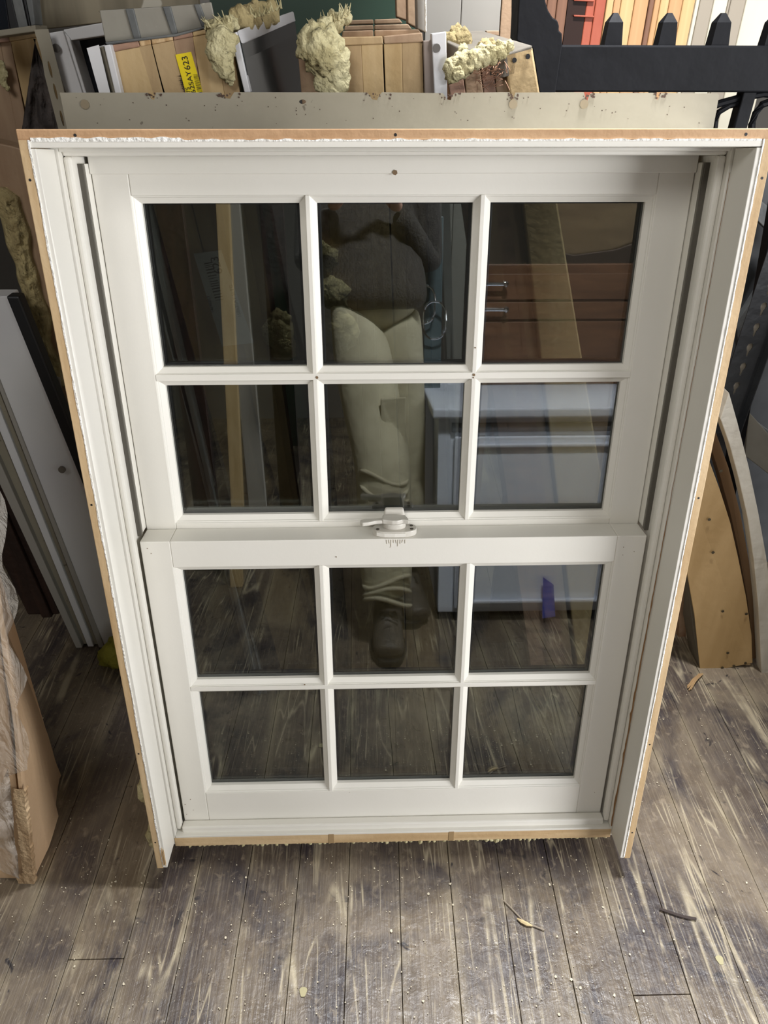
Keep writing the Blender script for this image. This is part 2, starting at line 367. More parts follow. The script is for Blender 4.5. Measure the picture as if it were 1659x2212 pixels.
# head extension board
bm = bmesh.new(); wbox(bm, -.4185, .4185, .0195, .0305, .03, .0853); hb = link_mesh('head_board', bm, PINEH, WIN)
bm = bmesh.new(); wbox(bm, -.4073, .4073, .0122, .0193, .031, .0846, .0008); link_mesh('painted_liner', bm, WHITE, hb)
bm = bmesh.new(); prev = None
for k in range(161):
    u = -.404+.808*k/160; wd = .0016+.0018*noise.noise(Vector((k*.37, 3, 1)))+(.002 if u < -.24 else 0)
    a = lw(u, .0182, .0845); c = lw(u, .0186+max(.0006, wd), .0848); up = EN*S*.0014
    cur = [bm.verts.new(p) for p in (a, a+up, c+up, c)]
    if prev:
        for q in range(3): bm.faces.new([prev[q], prev[q+1], cur[q+1], cur[q]])
    prev = cur
link_mesh('caulk_line', bm, CAULK, hb)
bm = bmesh.new()
for u in (-.355, -.005, .385): disc(bm, lw(u, .0245, .0851), EN, .0018, .0006, 8)
link_mesh('nail_hole', bm, RUB, hb)
# main frame jambs, stops, liners
for s in (-1, 1):
    bm = bmesh.new(); wbox(bm, *sorted((s*.397, s*.4185)), -1.13, VT, -.11, .0295); wbox(bm, *sorted((s*.392, s*.398)), -1.105, .004, -.11, .004, .001)
    link_mesh('side_jamb', bm, WHITE, WIN)
    bm = bmesh.new(); wbox(bm, *sorted((s*.3875, s*.3972)), -1.104, .004, .0055, .020, .0035); link_mesh('stop_bead', bm, WHITE, WIN)
    bm = bmesh.new(); wbox(bm, *sorted((s*.3862, s*.3925)), -.518, -.004, -.0215, -.0165, .0004); link_mesh('track_seal', bm, mat('grey_weatherstrip', (112,108,98), .5), WIN)
    bm = bmesh.new(); wbox(bm, *sorted((s*.3858, s*.3925)), -.518, -.004, -.0135, -.0115, .0003); link_mesh('track_seal', bm, mat('dark_weatherstrip', (84,80,72), .5), WIN)
    bm = bmesh.new(); wbox(bm, *sorted((s*.387, s*.3925)), -.518, -.004, -.0465, -.0245, .0012); link_mesh('track_liner', bm, WHITE, WIN)
bm = bmesh.new(); wbox(bm, -.397, .397, .0085, VT, -.11, .0295); wbox(bm, -.3972, .3972, .004, .0112, -.0335, .020, .003); link_mesh('head_jamb', bm, WHITE, WIN)
bm = bmesh.new(); wbox(bm, -.3865, .3865, -.0162, .006, -.0475, -.036); link_mesh('parting_bead', bm, WHITE, WIN)
# sill
bm = bmesh.new(); wbox(bm, -.397, .397, -1.113, -1.1085, -.05, .0305, .0008); wbox(bm, -.3865, .3865, -1.113, -1.096, .005, .0225, .003); link_mesh('sill_stop', bm, WHITE, WIN)
bm = bmesh.new(); wbox(bm, -.4004, .4004, -1.1345, -1.1132, -.06, .030, .0008); wbox(bm, -.40, .40, -1.149, -1.125, -.11, -.03); link_mesh('sill', bm, PINEX, WIN)
bm = bmesh.new()
for u in (-.115, .105): wbox(bm, u-.005, u+.005, -1.1342, -1.111, .0295, .0308, .0004)
link_mesh('glue_mark', bm, mat('glue_stain', (160,134,98), .4), WIN)
# foam remains along sill and left side
bm = bmesh.new()
for k in range(90):
    u = -.392+.784*k/89; r = .0035+.0035*abs(noise.noise(Vector((k*.43,1,1))))+(.003 if abs(u-.18)<.012 else 0)
    blob(bm, lw(u, -1.1368, .026+random.uniform(-.003,.002)), r, .5, 4, 1, seed=k)
link_mesh('sill_foam', bm, FOAM, WIN, smooth=True)
bm = bmesh.new()
for k,(v,r,x) in enumerate(((-.955,.011,.004),(-.97,.014,.006),(-.985,.010,.003),(-1.0,.006,0),(-1.055,.010,.003),(-1.07,.013,.005),(-1.085,.012,.004),(-1.097,.009,.003))):
    blob(bm, lw(-.4205-x, v, .052), r, .35, 5, 2, (1,1.6,1.2), seed=k)
for k in range(16): blob(bm, lw(-.421, -.93+k*.058+random.uniform(-.02,.02), .0+random.uniform(-.03,.01)), random.uniform(.006,.014), .4, 4, 2, seed=20+k)
link_mesh('side_foam', bm, FOAM, WIN, smooth=True)
bm = bmesh.new()
prev = None
for k in range(101):
    v = -1.105 + 1.09*k/100; wd = (.0006+.0028*max(0,min(1,(-.42-v)/.35)))*(.6+.9*abs(noise.noise(Vector((k*.9,0,4)))))
    off = .0009*noise.noise(Vector((k*1.7,2,4)))
    a = lw(.3998-off, v, .0302); c = lw(.3998-wd-off, v, .0302)
    cur = [bm.verts.new(p) for p in (a, a+EN*.0006, c+EN*.0006, c)]
    if prev:
        for q in range(3): bm.faces.new([prev[q], prev[q+1], cur[q+1], cur[q]])
    prev = cur
link_mesh('paint_crack', bm, mat('bare_crack', (140,104,66), .7), WIN)
# splintered front corner of the left leg
bm = bmesh.new()
for k in range(7): wbox(bm, -.4072+k*.0009, -.4066+k*.0009, -1.112-.002*(k%3), -1.085+.004*(k%4), .0846, .0858+.0005*(k%3), .0001)
link_mesh('splintered_corner', bm, PINE, WIN)

# polygons with holes
def holed(name, outer, holes, th, m, M, parent=None, loc=None):
    cu = bpy.data.curves.new(name, 'CURVE'); cu.dimensions = '2D'; cu.fill_mode = 'BOTH'; cu.extrude = th/2
    for pl in [outer]+holes:
        sp = cu.splines.new('POLY'); sp.points.add(len(pl)-1); sp.use_cyclic_u = True
        for p, q in zip(sp.points, pl): p.co = (q[0], q[1], 0, 1)
    t = bpy.data.objects.new('t', cu); COL.objects.link(t); dg = bpy.context.evaluated_depsgraph_get()
    me = bpy.data.meshes.new_from_object(t.evaluated_get(dg)); bpy.data.objects.remove(t)
    bm = bmesh.new(); bm.from_mesh(me); bpy.data.meshes.remove(me); bmesh.ops.remove_doubles(bm, verts=bm.verts, dist=1e-6)
    bmesh.ops.transform(bm, matrix=M, verts=bm.verts)
    return link_mesh(name, bm, m, parent, loc)
def frame(o, ex, ey): 
    ex = Vector(ex).normalized(); ey = Vector(ey); ey = (ey-ex*ey.dot(ex)).normalized(); ez = ex.cross(ey)
    return Matrix.Translation(o) @ Matrix((ex, ey, ez)).transposed().to_4x4()
def oval(cx, cy, rx, ry, n=12): return [(cx+rx*math.cos(2*math.pi*k/n), cy+ry*math.sin(2*math.pi*k/n)) for k in range(n)]
# nailing flange behind the head; notches torn at the top edge
f0, f1, fb, ft = -.433, .4295, -.02, .0790
top = []; rr = random.Random(5)
pxnotch = [(325,9,13),(485,15,11),(800,16,14),(960,13,14),(1098,7,15),(1260,8,15),(1414,8,14)]
def pu(x): return f0+(f1-f0)*(x-130)/(1548-130)
pts = [(f0, ft)]
for x, wd, dp in pxnotch:
    pts += [(pu(x-wd), ft+rr.uniform(-.0008,.0004)), (pu(x-wd*.5), ft-.005), (pu(x-wd*.35), ft-dp*.00056), (pu(x+wd*.35), ft-dp*.00056-.001), (pu(x+wd*.6), ft-.004), (pu(x+wd), ft+rr.uniform(-.001,.0004))]
pts += [(f1-.004, ft-.001), (f1, ft-.003), (f1-.001, fb), (f0+.004, fb)]
M = frame(win(0,0,-.11), EX, EV)
holed('nailing_flange', [(a*S, b_*S) for a, b_ in pts], [[(a*S, b_*S) for a, b_ in oval(pu(645), .0685, .0046, .0026)]], .0025, FLANGE, M, WIN)
bm = bmesh.new()
for x, y in ((180,222),(1255,212),(1100,213)): disc(bm, win(pu(x), .0655, -.1085), EN, .006, .0012, 10)
link_mesh('torn_seal', bm, mat('torn_patch', (128,116,94), .7), WIN)
bm = bmesh.new(); rq = random.Random(8)
for x, wd, dp in pxnotch:
    for k in range(14): disc(bm, win(pu(x+rq.uniform(-wd*1.5, wd*2.2)), ft-.001-abs(rq.gauss(0,.003)), -.1085), EN, rq.uniform(.0006,.0016), .0008, 5)
for k in range(60): disc(bm, win(rq.uniform(f0+.02,f1-.02), rq.uniform(.042,.074), -.1085), EN, rq.uniform(.0004,.0009), .0005, 5)
link_mesh('sealant_crumb', bm, mat('crumb_brown', (70,52,42), .8), WIN)['kind'] = 'stuff'
0 and link_mesh('torn_seal', bm, mat('torn_patch', (128,116,94), .7), WIN)

# sashes
def sash(name, u_half, vb, vt, cols, rows, nf, th, bottom_face=None, zc=None):
    """stiles and rails with bevelled glazing profile; rows: (top,bottom) glass limits"""
    B1 = .0095           # width of the moulded bevel
    bm = bmesh.new(); nb = nf-th
    us = [c for c in cols]
    r_top, r_bot = rows[0][0], rows[-1][1]; cl, cr_ = cols[0][0], cols[-1][1]
    wbox(bm, -u_half, cl-B1, vb, vt, nb, nf, .0016); wbox(bm, cr_+B1, u_half, vb, vt, nb, nf, .0016)
    wbox(bm, cl-B1, cr_+B1, r_top+B1, vt, nb, nf, .0012); wbox(bm, cl-B1, cr_+B1, vb, r_bot-B1, nb, nf, .0012)
    fr_ = link_mesh(name, bm, WHITE, WIN)
    # muntins: flat tops
    for a, b_ in zip(cols[:-1], cols[1:]):
        bm = bmesh.new(); m0, m1 = a[1]+.0085, b_[0]-.0085; wbox(bm, m0, m1, r_bot-B1, r_top+B1, nf-.016, nf, .0006); link_mesh('muntin', bm, WHITE, fr_)
    for a, b_ in zip(rows[:-1], rows[1:]):
        bm = bmesh.new(); m0, m1 = b_[0]+.0085, a[1]-.0085; wbox(bm, cl-B1, cr_+B1, m0, m1, nf-.016, nf+.0003, .0006); link_mesh('muntin', bm, WHITE, fr_)
    # each light: stepped bevel ring + two panes of insulating glass
    for (ct, cb) in rows:
        for (ca, cb2) in cols:
            bm = bmesh.new()
            def ring(d, n): return [lw(ca-d, cb-d, n), lw(cb2+d, cb-d, n), lw(cb2+d, ct+d, n), lw(ca-d, ct+d, n)]
            R_ = [[bm.verts.new(p) for p in ring(d, n)] for d, n in ((.0098, nf-.014),(.0098, nf-.0015),(.0078, nf-.0028),(.0072, nf-.0045),(.0015, nf-.0085),(0, nf-.0095),(0, nf-.016))]
            for A_, C_ in zip(R_[:-1], R_[1:]):
                for k in range(4): bm.faces.new([A_[k], A_[(k+1)%4], C_[(k+1)%4], C_[k]])
            link_mesh('glazing_bead', bm, WHITE, fr_)
            bm = bmesh.new()
            for e0, e1, c0, c1 in ((ca, cb2, cb, cb+.004),(ca, cb2, ct-.001, ct+.002),(ca, ca+.003, cb, ct),(cb2-.003, cb2, cb, ct)):
                wbox(bm, e0-.001, e1+.001, c0-.001, c1, nf-.029, nf-.0175, .0003)
            link_mesh('spacer_bar', bm, RUB, fr_)
            for dn in (.0165, .030):
                bm = bmesh.new()
                t = bmesh.new(); a = [t.verts.new(lw(u, v, nf-dn)) for u, v in ((ca-.004, cb-.004),(cb2+.004, cb-.004),(cb2+.004, ct+.004),(ca-.004, ct+.004))]
                t.faces.new(a); ret = bmesh.ops.extrude_face_region(t, geom=t.faces[:]); bmesh.ops.translate(t, vec=-EN*S*.003, verts=[v for v in ret['geom'] if isinstance(v, bmesh.types.BMVert)])
                # tiny individual tilt of each sheet, as in real insulating glass
                merge(bm, t); link_mesh('glass_pane', bm, GLASS, fr_)
    return fr_
ca, cg = .20506, .02282
cols = [(-1.5*ca-cg, -.5*ca-cg), (-.5*ca, .5*ca), (.5*ca+cg, 1.5*ca+cg)]
upper = sash('upper_sash', .3862, -.53, -.0140, cols, [(-.0511,-.2672),(-.2935,-.5011)], -.0405, .042)
lower = sash('lower_sash', .3852, -1.1075, -.5195, cols, [(-.5739,-.785),(-.8101,-1.0227)], .004, .043)
for o_ in (lower,): lab(o_, 'lower sash standing proud of the upper')
# sash lock on the meeting rail (top face v=-.5195)
lk = thing  # (part, so a mesh)
def wp(u, v, n): return lw(u, v, n)
bm = bmesh.new(); vt = -.5195
ol = []
for k in range(28):
    a = 2*math.pi*k/28; ol.append(wp(0.0+.034*math.copysign(abs(math.cos(a))**.75, math.cos(a)), vt, -.0155+.0165*math.copysign(abs(math.sin(a))**.8, math.sin(a))))
prism(bm, ol, EV*.010, .0012)
LOCKM = mat('lock_enamel', (204,200,190), .35)
lock = link_mesh('sash_lock', bm, LOCKM, WIN, smooth=False)
bm = bmesh.new()
prism(bm, [p for p in [wp(.0+.0175*math.cos(a), vt+.009, -.018+.012*math.sin(a)) for a in [2*math.pi*k/24 for k in range(24)]]], EV*.010, .002)
link_mesh('cam_hub', bm, LOCKM, lock)
bm = bmesh.new()   # cam plate with wavy front
pl = [(-.0185,-.026),(.0165,-.026),(.0205,-.014),(.0215,-.006),(.012,-.0085),(.004,-.0045),(-.004,-.0045),(-.012,-.0075),(-.019,-.009)]
prism(bm, [wp(a, vt+.019, n) for a, n in pl], EV*.0075, .0015); link_mesh('cam_plate', bm, LOCKM, lock)
bm = bmesh.new()
pl = [(-.017,-.010),(-.028,-.0085),(-.040,-.0035),(-.049,-.001),(-.053,-.006),(-.0525,-.014),(-.046,-.0165),(-.034,-.017),(-.022,-.020),(-.015,-.021)]
prism(bm, [wp(a, vt+.0185, n) for a, n in pl], EV*.0065, .0018); link_mesh('lever', bm, LOCKM, lock)
bm = bmesh.new()   # keeper on the upper sash
t = bmesh.new(); hull8(t, [wp(-.019,vt+.004,-.030),wp(.019,vt+.004,-.030),wp(.019,vt+.004,-.044),wp(-.019,vt+.004,-.044),wp(-.015,vt+.032,-.031),wp(.015,vt+.032,-.031),wp(.014,vt+.034,-.0395),wp(-.014,vt+.034,-.0395)])
bmesh.ops.recalc_face_normals(t, faces=t.faces); bevel(t, .003, 3); merge(bm, t); link_mesh('keeper', bm, LOCKM, lock)
bm = bmesh.new()
for u, n in ((-.026,-.010),(.026,-.010),(.026,-.021)): disc(bm, wp(u, vt+.0095, n), EV, .0028, .0008, 10)
link_mesh('screw_hole', bm, mat('hole_shadow', (70,64,54), .6), lock)
bm = bmesh.new(); prism(bm, [wp(a, vt+.002, n) for a, n in [(-.029,-.0065),(-.028,-.0015),(-.016,.0018),(0,.0028),(.016,.0018),(.016,.0006),(0,.0012),(-.012,.0002),(-.014,-.004)]], EV*.0062, .0004)
link_mesh('detent_slide', bm, WHITE, lock)
# chips and specks in the paint
bm = bmesh.new(); rr = random.Random(11)
def chip(u, v, n, r):
    disc(bm, lw(u, v, n), EN, r, .0005, 6)
for u, v, n, r in ((-.001,-.015,-.0355,.0035),(.1135,-.279,-.0398,.0022),(.113,-.283,-.0398,.0012),(-.111,-.281,-.0398,.0022),(.1135,-.24,-.0398,.0012),(-.09,-.549,.0045,.0010),(-.165,-.795,.0035,.0012),(-.150,-.792,.0035,.0015)): chip(u, v, n, r)
for k in range(12):
    v = rr.uniform(-1.09,-.55); chip(rr.choice((rr.uniform(-.38,-.35), rr.uniform(.35,.38), rr.uniform(-.11,.11))), -1.03-rr.random()*.06 if k % 2 else rr.uniform(-.555,-.53), .0042, rr.uniform(.0004,.0009))
link_mesh('paint_chip', bm, mat('chip_brown', (120,98,72), .8), WIN)['kind'] = 'stuff'
bm = bmesh.new(); 
for k in range(9):
    a = -.013+k*.0035; tube(bm, [lw(a, -.521, .0045), lw(a+rr.uniform(-.001,.001), -.521-rr.uniform(.004,.013), .0045)], .0004, 5)
link_mesh('rust_drip', bm, mat('drip', (176,166,146), .6), WIN)

# ---------------------------------------------------------------- stored things behind: top row
# a: white framed unit, top left, leaning behind
A = thing('framed_window_unit', 'white-framed window with dark glass and a slotted grey flange, behind the top left corner', 'window', atY(150,200,1.42))
aY = 1.42
def col_down(pts, Ys):   # polygon given as top-left, top-right, right point lower, left point lower -> prolonged to the floor
    P = pz(pts, Ys); return [P[0], P[1], down(P[1], P[2], .0), down(P[0], P[3], .0)]
def stand(name, pts, Y, th, m, parent, bev=.0015, label=None, lean=0.0):
    P = col_down(pts, Y); zt = P[0].z
    P = [p + Vector((0, -lean*(1-p.z/zt), 0)) for p in P]
    bm = bmesh.new(); prism(bm, P, (0, th, 0), bev); o = link_mesh(name, bm, m, parent)
    if label: o['label'] = label
    return o
stand('frame_stile', [(100,72),(136,66),(178,200),(142,200)], 1.42, .10, WHITE2, A)
stand('frame_lip', [(136,66),(150,82),(186,200),(174,200)], 1.425, .05, WHITE2, A)
stand('flange_edge', [(84,66),(98,70),(143,200),(130,200)], 1.43, .012, FLANGE, A)
slab('frame_head', [(136,64),(226,48),(232,76),(150,88)], 1.43, .06, WHITE2, A)
stand('dark_glass', [(150,90),(240,70),(262,200),(186,200)], 1.47, .01, DGLASS, A, .0005)
Mh = frame(atY(105,165,1.40), atY(118,270,1.40)-atY(80,64,1.40), Vector((1,0,.2)))
Lf = (atY(145,300,1.40)-atY(74,64,1.40)).length
Mf = frame(atY(74,64,1.40), atY(132,300,1.40)-atY(74,64,1.40), Vector((1,0,.2)))
out = [(0,0),(Lf*.2,.002),(Lf*.4,-.001),(Lf,0),(Lf*1.05,.022),(Lf*.5,.024),(0,.022)]
sl = [[(Lf*q+a, .010+b_) for a, b_ in oval(0, 0, .012, .0022)] for q in (.35,.55,.8)]
holed('slotted_flange', out, sl, .002, FLANGE, Mf, A)
bm = bmesh.new(); disc(bm, atY(122,104,1.415), (0,-1,0), .0062, .002, 16); link_mesh('screw_plug', bm, mat('plug', (84,80,76), .6), A)
# b: pine unit with the yellow sticker
Bt = thing('pine_window_unit', 'raw pine window unit with yellow price sticker, dark glass and torn foam, stored behind', 'window', atZ(420, 1480))
bY = 1.30
stand('metal_trim', [(190,106),(212,100),(236,200),(216,200)], bY-.01, .03, WHITE2, Bt)
stand('metal_trim', [(224,98),(238,96),(262,200),(248,200)], bY-.015, .03, WHITE2, Bt)
stand('drip_strip', [(212,104),(224,100),(249,200),(230,200)], bY-.004, .02, FLANGE, Bt)
for (q, m_) in (([(239,113),(302,101),(332,200),(263,200)], TAN3), ([(302,101),(325,96),(351,200),(332,200)], TAN), ([(328,96),(374,87),(398,200),(354,200)], TAN), ([(374,87),(416,79),(436,200),(398,200)], TAN2), ([(416,79),(462,70),(484,200),(436,200)], TAN3), ([(462,70),(500,64),(518,200),(484,200)], TAN)):
    stand('jamb_strip', q, bY, .09, m_, Bt, .001)
for (q, m_) in (([(235,98),(298,88),(302,101),(239,113)], REDWOOD), ([(299,88),(324,83),(326,96),(303,101)], HATCH), ([(326,83),(372,75),(374,87),(328,96)], HATCH), ([(373,75),(414,68),(417,79),(375,87)], REDWOOD), ([(415,68),(460,60),(462,70),(417,79)], TAN3)):
    slab('end_grain_block', q, bY-.002, .09, m_, Bt)
slab('head_flange', [(214,22),(273,19),(294,88),(228,92)], bY+.012, .004, FLANGE2, Bt)
slab('head_flange', [(285,18),(352,14),(375,78),(300,87)], bY+.012, .004, FLANGE2, Bt)
slab('head_flange', [(366,13),(420,9),(438,60),(380,74)], bY+.012, .004, FLANGE2, Bt)
slab('head_flange', [(430,8),(456,4),(464,42),(444,52)], bY+.012, .004, FLANGE2, Bt)
for q in ([(270,19),(288,18),(305,86),(290,90)], [(350,14),(368,13),(384,73),(372,78)], [(418,9),(432,8),(448,54),(436,60)]): slab('joint_strip', q, bY+.009, .006, STRIPG, Bt)
slab('flange_lip', [(226,91),(380,73),(470,50),(471,54),(380,79),(230,97)], bY-.004, .03, STRIPG, Bt)
slab('sash_face', [(497,74),(512,68),(541,200),(528,200)], bY-.006, .03, WHITE2, Bt)
slab('sash_head', [(512,66),(632,24),(637,46),(522,95)], [bY-.004,bY+.30,bY+.30,bY-.004], .02, WHITE2, Bt)
P = pz([(521,93),(637,46),(648,200),(541,200)], [bY, bY+.3, bY+.3, bY]); 
bm = bmesh.new(); prism(bm, [P[0],P[1],down(P[1],P[2],.05),down(P[0],P[3],.05)], (0,.01,0)); link_mesh('dark_glass', bm, DGLASS, Bt)
# sticker
def textmesh(body, size, M, m, parent, name='lettering', th=.0003, align='LEFT', sx=1):
    cu = bpy.data.curves.new(name, 'FONT'); cu.body = body; cu.size = size; cu.extrude = th; cu.align_x = align
    t = bpy.data.objects.new('t', cu); COL.objects.link(t); dg = bpy.context.evaluated_depsgraph_get()
    me = bpy.data.meshes.new_from_object(t.evaluated_get(dg)); bpy.data.objects.remove(t)
    bm = bmesh.new(); bm.from_mesh(me); bpy.data.meshes.remove(me)
    bmesh.ops.transform(bm, matrix=M @ Matrix.Scale(sx, 4, (1,0,0)), verts=bm.verts); return link_mesh(name, bm, m, parent)
INK = mat('black_ink', (24,22,20), .6)
YEL = mat('yellow_label', (238,214,24), .45, (230,204,20), (6,6,6))
WLAB = mat('white_label', (226,228,228), .5, (200,200,200), (6,6,6))
def sticker(pts, Y, m, wr=1.0):
    P = pz(pts, Y); bmx = bmesh.new(); prism(bmx, [p-Vector((0,.0012,0)) for p in P], (0,.0010,0), .0002); s_ = link_mesh('price_sticker', bmx, m, Bt)
    # text runs up the sticker: x axis from bottom to top
    ex = (P[0]-P[3]); ey = (P[0]-P[1]); Lh = ex.length; W = ey.length
    org = P[2]-Vector((0,.0016,0)); ex.normalize()
    Mx = frame(org, ex, ey)
    return s_, Mx, Lh, W
st, Mx, Lh, Wd = sticker([(379,118),(413,112),(456,260),(418,260)], bY, YEL)
lab(st, 'yellow price sticker')
textmesh('623', .0125, Mx @ Matrix.Translation((Lh*.80,.010,0)), INK, st)
textmesh('15862SAY', .0100, Mx @ Matrix.Translation((Lh*.26,.0115,0)), INK, st, sx=1.1)
textmesh('ST.6 L.75', .0080, Mx @ Matrix.Translation((Lh*.22,.0195,0)), INK, st)
textmesh('14696813', .0056, Mx @ Matrix.Translation((Lh*.50,.0265,0)), INK, st)
bm = bmesh.new(); xx = .04
while xx < .75:
    wd = random.choice((.006,.010,.016)); t = bmesh.new()
    x0 = Lh*(.12+xx*.8); box(bm, (x0,.0015,0), (x0+wd*Lh*.55,.0085,.0004)); xx += wd+random.choice((.008,.014))
bmesh.ops.transform(bm, matrix=Mx, verts=bm.verts); link_mesh('barcode', bm, INK, st)
# big white label seen lower through the glass
st, Mx, Lh, Wd = sticker([(418,548),(478,540),(548,740),(480,748)], 1.285, WLAB); lab(st, 'white label with barcode')
textmesh('623', .020, Mx @ Matrix.Translation((Lh*.78,.018,0)), INK, st)
textmesh('15862SAY SLTG', .0085, Mx @ Matrix.Translation((Lh*.30,.008,0)), INK, st)
textmesh('14696813', .0075, Mx @ Matrix.Translation((Lh*.40,.052,0)), INK, st)
bm = bmesh.new(); xx = 0
while xx < .42:
    wd = random.choice((.008,.014,.02)); x0 = Lh*(.52+xx); box(bm, (x0,.030,0), (x0+wd*Lh*.6,.044,.0004)); xx += wd+random.choice((.01,.018))
bmesh.ops.transform(bm, matrix=Mx, verts=bm.verts); link_mesh('barcode', bm, INK, st)
# foam on b
def foam(name, spots, m, parent, seed=0, sq=(.9,.36,1)):
    P = [(atY(x, y, Y), r*.88, k) for k, (x, y, Y, r) in enumerate(spots)]; groups = []
    for p in P:
        hit = [g for g in groups if any((p[0]-q[0]).length < .62*(p[1]+q[1]) for q in g)]
        for g in hit: groups.remove(g)
        groups.append([p]+[q for g in hit for q in g])
    for g in groups:
        bm = bmesh.new()
        for c, r, k in g: blob(bm, c, r, .42, 2.6, 3, sq, seed+k)
        o = link_mesh(name, bm, m, parent, smooth=True)
    return o
def spikes(bm, x0, y0, x1, y1, Y, n, ln, seed):
    r = random.Random(seed)
    for k in range(n):
        t = r.random(); p = atY(x0+(x1-x0)*t, y0+(y1-y0)*t, Y+r.uniform(-.02,.03)); d = Vector((r.uniform(-.6,.6), r.uniform(-.3,.3), r.uniform(.3,1))).normalized()
        L_ = ln*r.uniform(.4,1); tube(bm, [p, p+d*L_*.6, p+d*L_], .002, 5, [.0018,.0011,.0003])
foam('torn_foam', [(470,72,bY-.01,.020),(482,90,bY-.02,.024),(474,112,bY-.02,.024),(482,138,bY-.02,.020),(492,160,bY-.015,.013),(498,175,bY-.012,.007),(455,62,bY,.012),(488,58,bY,.015),(500,52,bY+.02,.013)], FOAM, Bt, 3)
bm = bmesh.new(); spikes(bm, 440,64,500,46, bY, 22, .018, 4); spikes(bm, 500,56,610,18, bY+.08, 44, .02, 5); link_mesh('foam_shreds', bm, FOAM, Bt)['kind'] = 'stuff'
foam('head_foam', [(520,44,bY+.06,.022),(540,39,bY+.09,.022),(560,34,bY+.13,.022),(580,28,bY+.17,.022)], FOAMD, Bt, 30)
# c: pine box unit, centre
Ct = thing('pine_jamb_unit', 'deep raw pine window frame with foam on its left and white metal edge at right', 'window', atZ(790, 1470))
cY = 1.30
for q, m_ in (([(642,96),(682,88),(690,200),(651,200)], TAN2), ([(682,88),(738,99),(744,200),(690,200)], TAN), ([(738,99),(780,97),(785,200),(744,200)], TAN), ([(780,97),(826,95),(830,200),(785,200)], TAN3), ([(829,95),(868,93),(870,200),(833,200)], TAN3), ([(868,93),(912,91),(915,200),(870,200)], TAN)):
    stand('jamb_strip', q, cY, .10, m_, Ct, .001)
slab('top_strip', [(730,80),(826,78),(828,95),(733,99)], cY-.003, .06, TAN, Ct)
slab('top_strip', [(828,78),(912,70),(914,91),(830,95)], cY-.003, .06, TAN2, Ct)
GB = GREYP
for k, (ya, yb, Y, xl, xr) in enumerate(((63,78,1.40,740,905),(52,63,1.50,745,882),(40,50,1.60,752,862))):
    slab('receding_rail', [(xl,ya+4),(806,ya+2),(807,yb+2),(xl-2,yb+3)], Y, .08, TAN2, Ct); slab('receding_rail', [(809,ya+2),(xr,ya),(xr+8,yb),(810,yb+2)], Y, .08, TAN2, Ct)
slab('upright_board', [(854,-60),(877,-60),(880,44),(857,36)], 1.60, .06, TAN2, Ct); slab('upright_board', [(879,-60),(897,-60),(901,60),(881,50)], 1.50, .06, TAN2, Ct); slab('upright_board', [(899,-60),(917,-60),(919,70),(902,62)], 1.40, .06, GREYP, Ct)
slab('upright_edge', [(917,-60),(921,-60),(922,70),(918,70)], 1.385, .01, CAULK, Ct)
stand('metal_trim', [(914,88),(934,86),(938,200),(917,200)], cY-.006, .03, mat('taupe_metal', (140,128,120), .4), Ct)
stand('metal_edge', [(932,72),(964,68),(966,200),(938,200)], cY-.012, .03, WHITE2, Ct)
bm = bmesh.new(); disc(bm, atY(943,104,cY-.0125), (0,-1,0), .0058, .0015, 14); link_mesh('metal_edge_hole', bm, mat('hole_grey', (96,92,88), .6), Ct)
foam('torn_foam', [(684,84,cY-.03,.024),(672,100,cY-.03,.026),(712,96,cY-.03,.026),(700,112,cY-.035,.032),(690,132,cY-.03,.024),(722,124,cY-.03,.024),(722,150,cY-.03,.026),(706,170,cY-.03,.024),(728,178,cY-.03,.024),(716,200,cY-.03,.022),(700,62,cY+.02,.018),(722,48,cY+.06,.018),(748,40,cY+.12,.012),(652,92,cY-.02,.010)], FOAM, Ct, 50)
bm = bmesh.new(); spikes(bm, 676,72,752,34, cY+.04, 50, .024, 8); link_mesh('foam_shreds', bm, FOAM, Ct)['kind'] = 'stuff'
foam('low_foam', [(600,720,1.29,.035),(604,690,1.29,.022),(610,750,1.29,.03),(700,560,1.29,.03),(712,640,1.28,.04),(726,720,1.28,.045)], FOAMD, Ct, 80)
# d: splintered block at right
Dt = thing('splintered_wood_unit', 'broken wooden window corner covered in torn yellow foam, left of the black gate', 'wood', atZ(1100, 1450))
dY = 1.30
stand('end_board', [(1090,116),(1150,100),(1166,200),(1100,200)], dY-.01, .12, TAN3, Dt, .003)
for qa, qb, m_ in ((966,998,REDWOOD),(1000,1036,TAN2),(1038,1064,REDWOOD),(1066,1090,TAN2)): stand('broken_board', [(qa,150-(qa-966)*.24),(qb-1,150-(qb-966)*.24),(qb+8,200),(qa+7,200)], dY, .10, m_, Dt)
slab('top_board', [(966,90),(970,66),(1040,66),(1150,98),(1092,118),(1000,108)], [1.34,1.6,1.6,1.29,1.29,1.32], .02, mat('dusty_grey_top', (104,98,88), .8, (122,116,104), (8,8,8), .2, 40), Dt, vec=(0,0,-.03))
foam('foam_slab', [(980,150,dY-.02,.020),(1000,140,dY-.02,.020),(1020,130,dY-.02,.018),(1042,122,dY-.02,.016),(1062,116,dY-.02,.015),(1082,110,dY-.02,.014),(1100,101,dY-.02,.009),(990,158,dY-.025,.011),(1000,108,dY,.010)], FOAM, Dt, 90)
foam('dusty_foam', [(985,84,dY+.1,.02),(1000,88,dY+.08,.018),(970,92,dY+.08,.016),(1048,104,dY+.02,.014),(1060,98,dY+.03,.010)], FOAMD, Dt, 110)
bm = bmesh.new(); r = random.Random(9)
for k in range(70):
    x = r.uniform(1030,1092); y = r.uniform(130,185); p = atY(x, y, dY-.008); q = atY(x+r.uniform(-22,14), y+r.uniform(-6,24), dY-.012-r.random()*.01); tube(bm, [p, (p+q)/2-Vector((0,.003,0)), q], .0006, 4)
